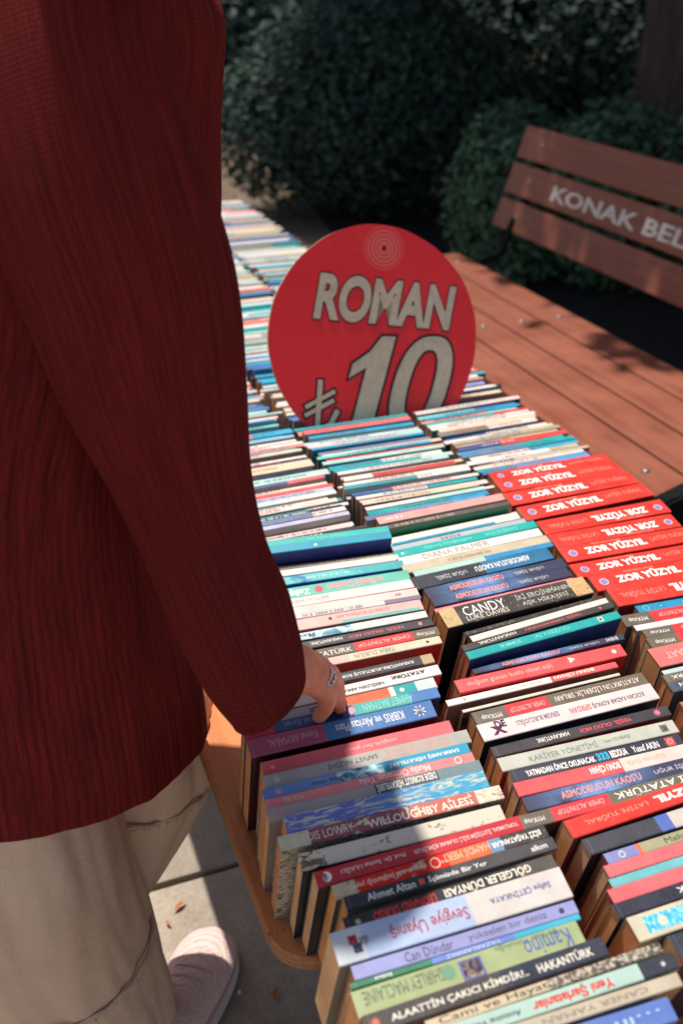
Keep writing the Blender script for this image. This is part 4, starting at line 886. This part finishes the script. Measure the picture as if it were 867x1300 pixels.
ell((-.02, .95, .85), (.14, .12, .14)); ell((.0, .96, 1.02), (.12, .10, .17)); ell((.05, .985, 1.25), (.15, .11, .16))
cap((.07, 1.0, 1.36), (.14, .905, 1.50), .052, .048)
ell(HD, (.078, .088, .105)); ell(HD+Vector((.035, .03, -.05)), (.05, .055, .06)); cap(HD+Vector((.075, .055, -.0)), HD+Vector((.09, .066, -.028)), .008, .012)
ell(HD+Vector((.062, .045, -.058)), (.012, .02, .006)); ell(HD+Vector((.05, -.068, -.015)), (.018, .01, .03)); ell(HD+Vector((-.055, .07, -.015)), (.018, .01, .03))
cap((-.05, .93, .80), (-.03, .93, .42), .08, .055); cap((-.03, .93, .42), (-.005, .965, .08), .055, .036)
cap((.03, 1.0, .80), (.055, 1.04, .44), .088, .055); cap((.055, 1.04, .44), (-.05, 1.035, .09), .055, .036)
ell((.08, .94, .045), (.03, .05, .03)); ell((-.05, 1.05, .045), (.03, .05, .03))
cap((-.03, 1.10, 1.33), (-.13, 1.16, 1.05), .05, .04); cap((-.13, 1.16, 1.05), (-.11, 1.16, .78), .04, .027); ell((-.105, 1.165, .70), (.03, .018, .055))
for q in range(4): cap((-.125+.015*q, 1.165, .66), (-.12+.014*q, 1.17, .60), .009, .007)
cap((-.09, 1.15, .72), (-.075, 1.14, .66), .011, .009)
# right arm inside the sleeve
sh = cs[1][0]; el = cs[6][0]; wr = at(352, 856, .80)
sh = sh+FW*.02; el = el+FW*.015; cap((.12, .95, 1.33), sh, .05, .04); cap(sh, el, .04, .032); cap(el, wr, .032, .027)
def hp(x, y, z): return at(x, y, z)
w2 = hp(374, 850, .793); cap(wr, w2, .027, .027)
kn = [hp(403, 872, .768), hp(409, 858, .775), hp(405, 845, .779), hp(396, 835, .782)]
for k_, r_ in zip(kn, (.0105, .0100, .0095, .009)): cap(w2, k_, .019, r_)
ell(w2.lerp(kn[1], .45), (.022, .022, .013))
fing = [([kn[0], hp(416, 882, .757), hp(414, 898, .733), hp(405, 911, .7115)], (.0105, .0092, .0086, .0076)),
        ([kn[1], hp(424, 869, .762), hp(430, 886, .737), hp(431, 900, .7110)], (.0098, .0084, .0078, .0068)),
        ([kn[2], hp(421, 853, .770), hp(429, 868, .742), hp(431, 882, .7120)], (.0092, .0080, .0074, .0066)),
        ([kn[3], hp(409, 841, .774), hp(418, 852, .748), hp(422, 864, .7150)], (.0088, .0076, .0070, .0062)),
        ([hp(381, 862, .780), hp(399, 872, .756), hp(409, 881, .735), hp(416, 890, .716)], (.0140, .0105, .0090, .0078))]
for P, rr in fing:
    for i in range(3): cap(P[i], P[i+1], rr[i], rr[i+1], 12)
me = bpy.data.meshes.new('body'); bm.to_mesh(me); bm.free(); tmp = link('tmp_body', me)
mod = tmp.modifiers.new('r', 'REMESH'); mod.mode = 'VOXEL'; mod.voxel_size = .0026; mod.use_smooth_shade = True
ms = tmp.modifiers.new('s', 'SMOOTH'); ms.iterations = 4; ms.factor = .5
bpy.context.view_layer.update()
bme = bpy.data.meshes.new_from_object(tmp.evaluated_get(bpy.context.evaluated_depsgraph_get())); bme.name = 'body'
bpy.data.objects.remove(tmp); bme.materials.clear()
rel(link('body', bme, person, [SK], True))
# nails, ring
NAIL = NT('fingernail', .25, .5); NAIL.col((.62, .10, .085)); NAIL = NAIL.m
for P, rr in fing[:4]:
    d = (P[3]-P[2]).normalized(); c = P[3]+d*.003; up_ = (RT*.3+Z3*.6-Y3*.7); up_ = (up_-d*up_.dot(d)).normalized(); sd = d.cross(up_)
    s = bmesh.new(); bmesh.ops.create_uvsphere(s, u_segments=10, v_segments=6, radius=1)
    for v_ in s.verts: v_.co = c+up_*(rr[3]*.72)+sd*v_.co.x*rr[3]*.62+d*v_.co.y*rr[3]*.8+up_*v_.co.z*.0018
    rel(link('fingernail', bm_mesh('fingernail', s), person, [NAIL], True))
SIL = NT('silver', .2, .5); SIL.col((.8, .78, .75)); SIL.b.inputs['Metallic'].default_value = 1; SIL = SIL.m
rp = kn[1].lerp(fing[1][0][1], .35); rd = (fing[1][0][1]-kn[1]).normalized(); ra = rd.orthogonal().normalized(); rb = rd.cross(ra); bm = bmesh.new()
for off in (-.0028, .0028):
    tube(bm, [rp+rd*off+(ra*math.cos(t)+rb*math.sin(t))*.0106 for t in [2*math.pi*k/24 for k in range(25)]], .0009, 6, False)
for k in range(14):
    t = 2*math.pi*k/14; s = bmesh.new(); bmesh.ops.create_icosphere(s, subdivisions=1, radius=.0021)
    for v_ in s.verts: v_.co += rp+rd*(.0022*math.sin(t*3))+(ra*math.cos(t)+rb*math.sin(t))*.0110
    tm = bpy.data.meshes.new('t'); s.to_mesh(tm); s.free(); bm.from_mesh(tm); bpy.data.meshes.remove(tm)
me = bpy.data.meshes.new('ring'); bm.to_mesh(me); bm.free(); rel(link('ring', me, person, [SIL], True))
# hair
HAIR = NT('dark_brown_hair', .45, .4); HAIR.col((.035, .02, .013)); HAIR.bump(HAIR.noise(HAIR.coord((60, 60, 4)), 8, 4), .8, .004); HAIR = HAIR.m
s = bmesh.new(); bmesh.ops.create_uvsphere(s, u_segments=40, v_segments=28, radius=1)
for v_ in s.verts:
    p = v_.co.copy(); f = Vector((.8, .6, 0)); front_ = p.dot(f); r = 1+.03*noise.noise(p*4)
    if p.z < .2 and front_ > .25: r *= .72
    v_.co = HD+Vector((-.010+p.x*.092*r, -.006+p.y*.10*r, .012+(p.z*.112 if p.z > 0 else p.z*.2)*r))
rel(link('hair', bm_mesh('hair', s), person, [HAIR], True))
# shoes
def knit():
    t = NT('pink_knit', .8, .2); v = t.coord(); vo = t.n('ShaderNodeTexVoronoi'); vo.inputs['Scale'].default_value = 270; vo.inputs['Randomness'].default_value = .25; t.l(t.coord((1, .75, 1)), vo.inputs['Vector'])
    h = t.ramp(vo.outputs['Distance'], [(.1, G3(0)), (.42, G3(1))]); t.col(t.mix(h, (.46, .28, .25), (.76, .54, .50))); t.bump(h, .8, .002); return t.m
KN = knit(); SOLE = NT('pale_rubber', .6, .3); SOLE.col((.62, .46, .42)); SOLE = SOLE.m
DARKR = NT('dark_rubber', .7, .3); DARKR.col((.03, .03, .035)); DARKR = DARKR.m
LACE = NT('shoe_lace', .8, .2); LACE.col((.6, .5, .48)); LACE = LACE.m
def shoe(heel, az, upper, sole):
    ca, sa = math.cos(az), math.sin(az); F_ = Vector((sa, ca, 0)); S2 = Vector((ca, -sa, 0)); H = Vector(heel)
    prof = [(-.004, .022, .045, .05), (.01, .034, .075, .07), (.05, .037, .085, .085), (.10, .040, .062, .075), (.15, .047, .046, .06), (.19, .050, .038, .05), (.225, .046, .031, .04), (.25, .034, .024, .028), (.262, .014, .018, .015)]
    sec = [(H+F_*x+Z3*(.024+h*.42), S2*w, Z3*h*.62) for x, w, h, _ in prof]
    rel(loft('shoe_upper', sec, person, upper, 40, closed_ends=(True, True), sub=5))
    for nm, mm, z0, z1, g in (('sole', sole, .006, .03, 1.07), ('outsole', DARKR, 0, .006, 1.0)):
        b2 = bmesh.new(); ring = []
        for s_ in (1, -1):
            rr_ = prof if s_ == 1 else prof[::-1]
            for x, w, *_ in rr_: ring.append((x*1.02, s_*w*g))
        # smooth the outline
        for _ in range(1):
            ring = [((ring[i][0]*.75+ring[(i+1) % len(ring)][0]*.25, ring[i][1]*.75+ring[(i+1) % len(ring)][1]*.25), (ring[i][0]*.25+ring[(i+1) % len(ring)][0]*.75, ring[i][1]*.25+ring[(i+1) % len(ring)][1]*.75)) for i in range(len(ring))]
            ring = [q for p_ in ring for q in p_]
        lo_ = [b2.verts.new(H+F_*x+S2*y+Z3*z0) for x, y in ring]; hi_ = [b2.verts.new(H+F_*x+S2*y*.97+Z3*z1) for x, y in ring]
        b2.faces.new(lo_[::-1]); b2.faces.new(hi_)
        for i in range(len(ring)): j = (i+1) % len(ring); b2.faces.new((lo_[i], lo_[j], hi_[j], hi_[i]))
        rel(link(nm, bm_mesh(nm, b2), person, [mm]))
    for k in range(5):
        x = .085+k*.021; hgt = .024+.046*.42+ (.062-(x-.1)*.35)*.62; w = .020+.002*k; b2 = bmesh.new(); h0 = .1-.3*(x-.08)
        P = [H+F_*x+S2*(w*math.sin(a)*1.1)+Z3*(hgt-.006+.008*math.cos(a)) for a in [R(-80+20*q) for q in range(9)]]
        tube(b2, P, .0022, 6); rel(link('lace', bm_mesh('lace', b2), person, [LACE], True))

STR = NT('navy_striped_canvas', .8, .2); w = STR.n('ShaderNodeTexWave', i_Scale=22.); STR.l(STR.coord(), w.inputs['Vector']); STR.col(STR.ramp(w.outputs['Fac'], [(.45, (.03, .035, .07)), (.55, (.6, .6, .62))])); STR = STR.m
shoe((.052, .872, 0), R(33), KN, SOLE)
shoe((-.085, .955, 0), R(12), STR, SOLE)


# dry leaves and scraps on the paving
DRY = NT('dry_leaf', .7, .2); DRY.col(DRY.ramp(DRY.noise(DRY.coord(), 90, 3), [(.3, (.30, .10, .03)), (.7, (.55, .25, .08))])); DRY = DRY.m
for px, py, sz, az, lab in ((228, 1150, .013, .5, 'orange dry leaf on the sunlit paving between trousers and table shadow'), (214, 1172, .007, 2, 'tiny brown leaf lying just left of the pink shoe toe'), (350, 1262, .013, 1.1, 'brown leaf scrap in the shade under the rounded table corner')):
    p = at(px, py, .004); V = [(-1, 0, 0), (-.45, .3, .12), (.2, .36, .16), (.75, .18, .06), (1.1, 0, 0), (.75, -.2, .1), (.2, -.34, .2), (-.45, -.26, .1)]
    me = mesh('fallen_leaf', [(x*sz, y*sz, z*sz) for x, y, z in V]+[(0, 0, .02*sz)], [(i, (i+1) % 8, 8) for i in range(8)])
    o = link('fallen_leaf', me, None, [DRY]); o.location = p; o.rotation_euler = (0, 0, az); tag(o, lab, 'leaf')

# ------------------------------------------------------------------ vegetation
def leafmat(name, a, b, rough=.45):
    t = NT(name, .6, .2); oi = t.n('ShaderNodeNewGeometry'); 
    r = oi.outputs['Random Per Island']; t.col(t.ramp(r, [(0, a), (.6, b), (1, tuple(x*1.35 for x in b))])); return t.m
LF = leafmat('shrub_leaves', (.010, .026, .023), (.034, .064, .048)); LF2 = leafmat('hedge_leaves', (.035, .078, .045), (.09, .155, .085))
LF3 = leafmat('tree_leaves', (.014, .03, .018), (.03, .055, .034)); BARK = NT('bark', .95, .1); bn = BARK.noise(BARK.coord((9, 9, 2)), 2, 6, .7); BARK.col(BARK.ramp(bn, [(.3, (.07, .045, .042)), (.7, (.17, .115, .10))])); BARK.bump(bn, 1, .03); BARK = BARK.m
def foliage(name, lobes, n, size, mat, parent, rng, shell=.55):
    V = []; F = []
    wts = [l[3]*l[4]*l[5] for l in lobes]
    for _ in range(n):
        l = rng.choices(lobes, wts)[0]; d = Vector((rng.gauss(0, 1), rng.gauss(0, 1), rng.gauss(0, 1))).normalized()
        bump_ = 1+.16*noise.noise(d*3.1+Vector((l[0], l[1], l[2])))+.08*noise.noise(d*8)
        r = (shell+(1-shell)*rng.random()**.5)*bump_
        c = Vector((l[0]+d.x*l[3]*r, l[1]+d.y*l[4]*r, l[2]+d.z*l[5]*r))
        if rng.random() < .07: c = c.lerp(Vector(l[:3]), -rng.uniform(.03, .16))
        if c.z < .02: continue
        nrm = (d+Vector((rng.uniform(-1, 1), rng.uniform(-1, 1), rng.uniform(-.3, 1.2)))*.9).normalized(); a = nrm.orthogonal().normalized(); b = nrm.cross(a)
        th = rng.uniform(0, 6.28); u = a*math.cos(th)+b*math.sin(th); w = nrm.cross(u); s = size*rng.uniform(.6, 1.35); q = len(V)
        V += [c-u*s, c-w*s*.42+nrm*s*.08, c+u*s, c+w*s*.42+nrm*s*.08]; F.append((q, q+1, q+2, q+3))
    return link(name, mesh(name, V, F), parent, [mat])
def stems(parent, base, tips, r, mat, name='stem'):
    bm_ = bmesh.new()
    for t_ in tips:
        b_ = Vector(base); t_ = Vector(t_); m_ = b_.lerp(t_, .5)+Vector((random.uniform(-.05, .05), random.uniform(-.05, .05), .05)); tube(bm_, [b_, m_, t_], [r, r*.7, r*.25], 7)
    return link(name, bm_mesh(name, bm_), parent, [mat], True)
def shrub(label, x, y, lobes, n, size, mat, group=None, seed=1, cat='shrub'):
    rg = random.Random(seed); E_ = empty('shrub', (x, y, -.045), label=label, cat=cat, group=group)
    foliage('foliage', lobes, n, size, mat, E_, rg)
    stems(E_, (0, 0, 0), [(l[0]*.8, l[1]*.8, l[2]) for l in lobes]+[(l[0]*.5+.1, l[1]*.5-.1, l[2]) for l in lobes], .03, BARK)
    return E_
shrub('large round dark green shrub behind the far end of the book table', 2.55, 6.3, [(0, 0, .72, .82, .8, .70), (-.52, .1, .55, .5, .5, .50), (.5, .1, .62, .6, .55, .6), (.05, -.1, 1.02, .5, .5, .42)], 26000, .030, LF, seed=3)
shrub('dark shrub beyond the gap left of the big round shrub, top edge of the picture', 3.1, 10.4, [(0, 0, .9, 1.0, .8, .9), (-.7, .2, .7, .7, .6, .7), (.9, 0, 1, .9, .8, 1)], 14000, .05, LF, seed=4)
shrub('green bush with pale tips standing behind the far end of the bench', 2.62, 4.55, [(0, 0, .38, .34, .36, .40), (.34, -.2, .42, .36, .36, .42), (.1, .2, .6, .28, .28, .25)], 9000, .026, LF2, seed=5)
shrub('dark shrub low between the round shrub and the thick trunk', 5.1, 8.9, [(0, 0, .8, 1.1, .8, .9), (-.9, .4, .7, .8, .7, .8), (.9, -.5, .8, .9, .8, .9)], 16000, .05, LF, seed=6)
hx = empty('hedge', (3.4, 3.9, -.045), label='low clipped green hedge running behind the bench back', cat='hedge')
rg = random.Random(8)
lob = [(-.35+i*.36, .40-i*.26, .42+.05*math.sin(i*2.1), .34, .36, .50) for i in range(9)]
foliage('foliage', lob, 30000, .027, LF2, hx, rg, .4); stems(hx, (0, 0, 0), [(l[0], l[1], .4) for l in lob], .02, BARK)
def tree(label, x, y, tr, th, lobes, n, size, group=None, seed=1, mat=LF3):
    E_ = empty('tree', (x, y, -.045), label=label, cat='tree', group=group); rg = random.Random(seed)
    bm_ = bmesh.new(); pts = [(0, 0, 0), (.02, .03, th*.3), (-.03, .02, th*.7), (.0, 0, th)]
    tube(bm_, pts, [tr*1.35, tr, tr*.88, tr*.7], 18); link('trunk', bm_mesh('trunk', bm_), E_, [BARK], True)
    for l in lobes:
        b2 = bmesh.new(); a = Vector(pts[-1]); b_ = Vector(l[:3]); tube(b2, [a-Z3*.2, a.lerp(b_, .5)+Z3*.15, b_], [tr*.45, tr*.28, tr*.08], 8); link('limb', bm_mesh('limb', b2), E_, [BARK], True)
    foliage('crown', lobes, n, size, mat, E_, rg, .25); return E_
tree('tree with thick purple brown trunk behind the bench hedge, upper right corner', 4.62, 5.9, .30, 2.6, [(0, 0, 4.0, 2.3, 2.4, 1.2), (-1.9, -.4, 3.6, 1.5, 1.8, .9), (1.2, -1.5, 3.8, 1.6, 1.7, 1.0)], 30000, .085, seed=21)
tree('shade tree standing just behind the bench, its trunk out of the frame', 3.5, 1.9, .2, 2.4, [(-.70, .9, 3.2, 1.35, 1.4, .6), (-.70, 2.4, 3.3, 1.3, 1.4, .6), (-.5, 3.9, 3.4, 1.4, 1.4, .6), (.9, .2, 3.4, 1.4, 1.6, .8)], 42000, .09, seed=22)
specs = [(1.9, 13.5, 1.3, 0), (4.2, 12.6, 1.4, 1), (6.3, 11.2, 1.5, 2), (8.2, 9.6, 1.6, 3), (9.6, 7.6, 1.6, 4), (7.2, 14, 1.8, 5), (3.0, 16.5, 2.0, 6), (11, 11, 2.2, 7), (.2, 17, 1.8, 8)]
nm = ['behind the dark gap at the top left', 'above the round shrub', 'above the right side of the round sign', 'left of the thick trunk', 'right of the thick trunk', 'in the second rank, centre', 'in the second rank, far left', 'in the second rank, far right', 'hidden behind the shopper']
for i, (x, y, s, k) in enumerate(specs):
    tree(f'dense dark evergreen {nm[i]}', x, y, .16, 1.6, [(0, 0, 1.6*s, 1.2*s, 1.0*s, 1.5*s), (-.8*s, -.2, .8*s, .8*s, .7*s, .9*s), (.8*s, -.2, .9*s, .9*s, .7*s, .9*s), (.1, .1, 3.1*s, 1.3*s, 1.2*s, 1.2*s)], 12000, .09, 'dense evergreens closing off the background', 30+i, LF)
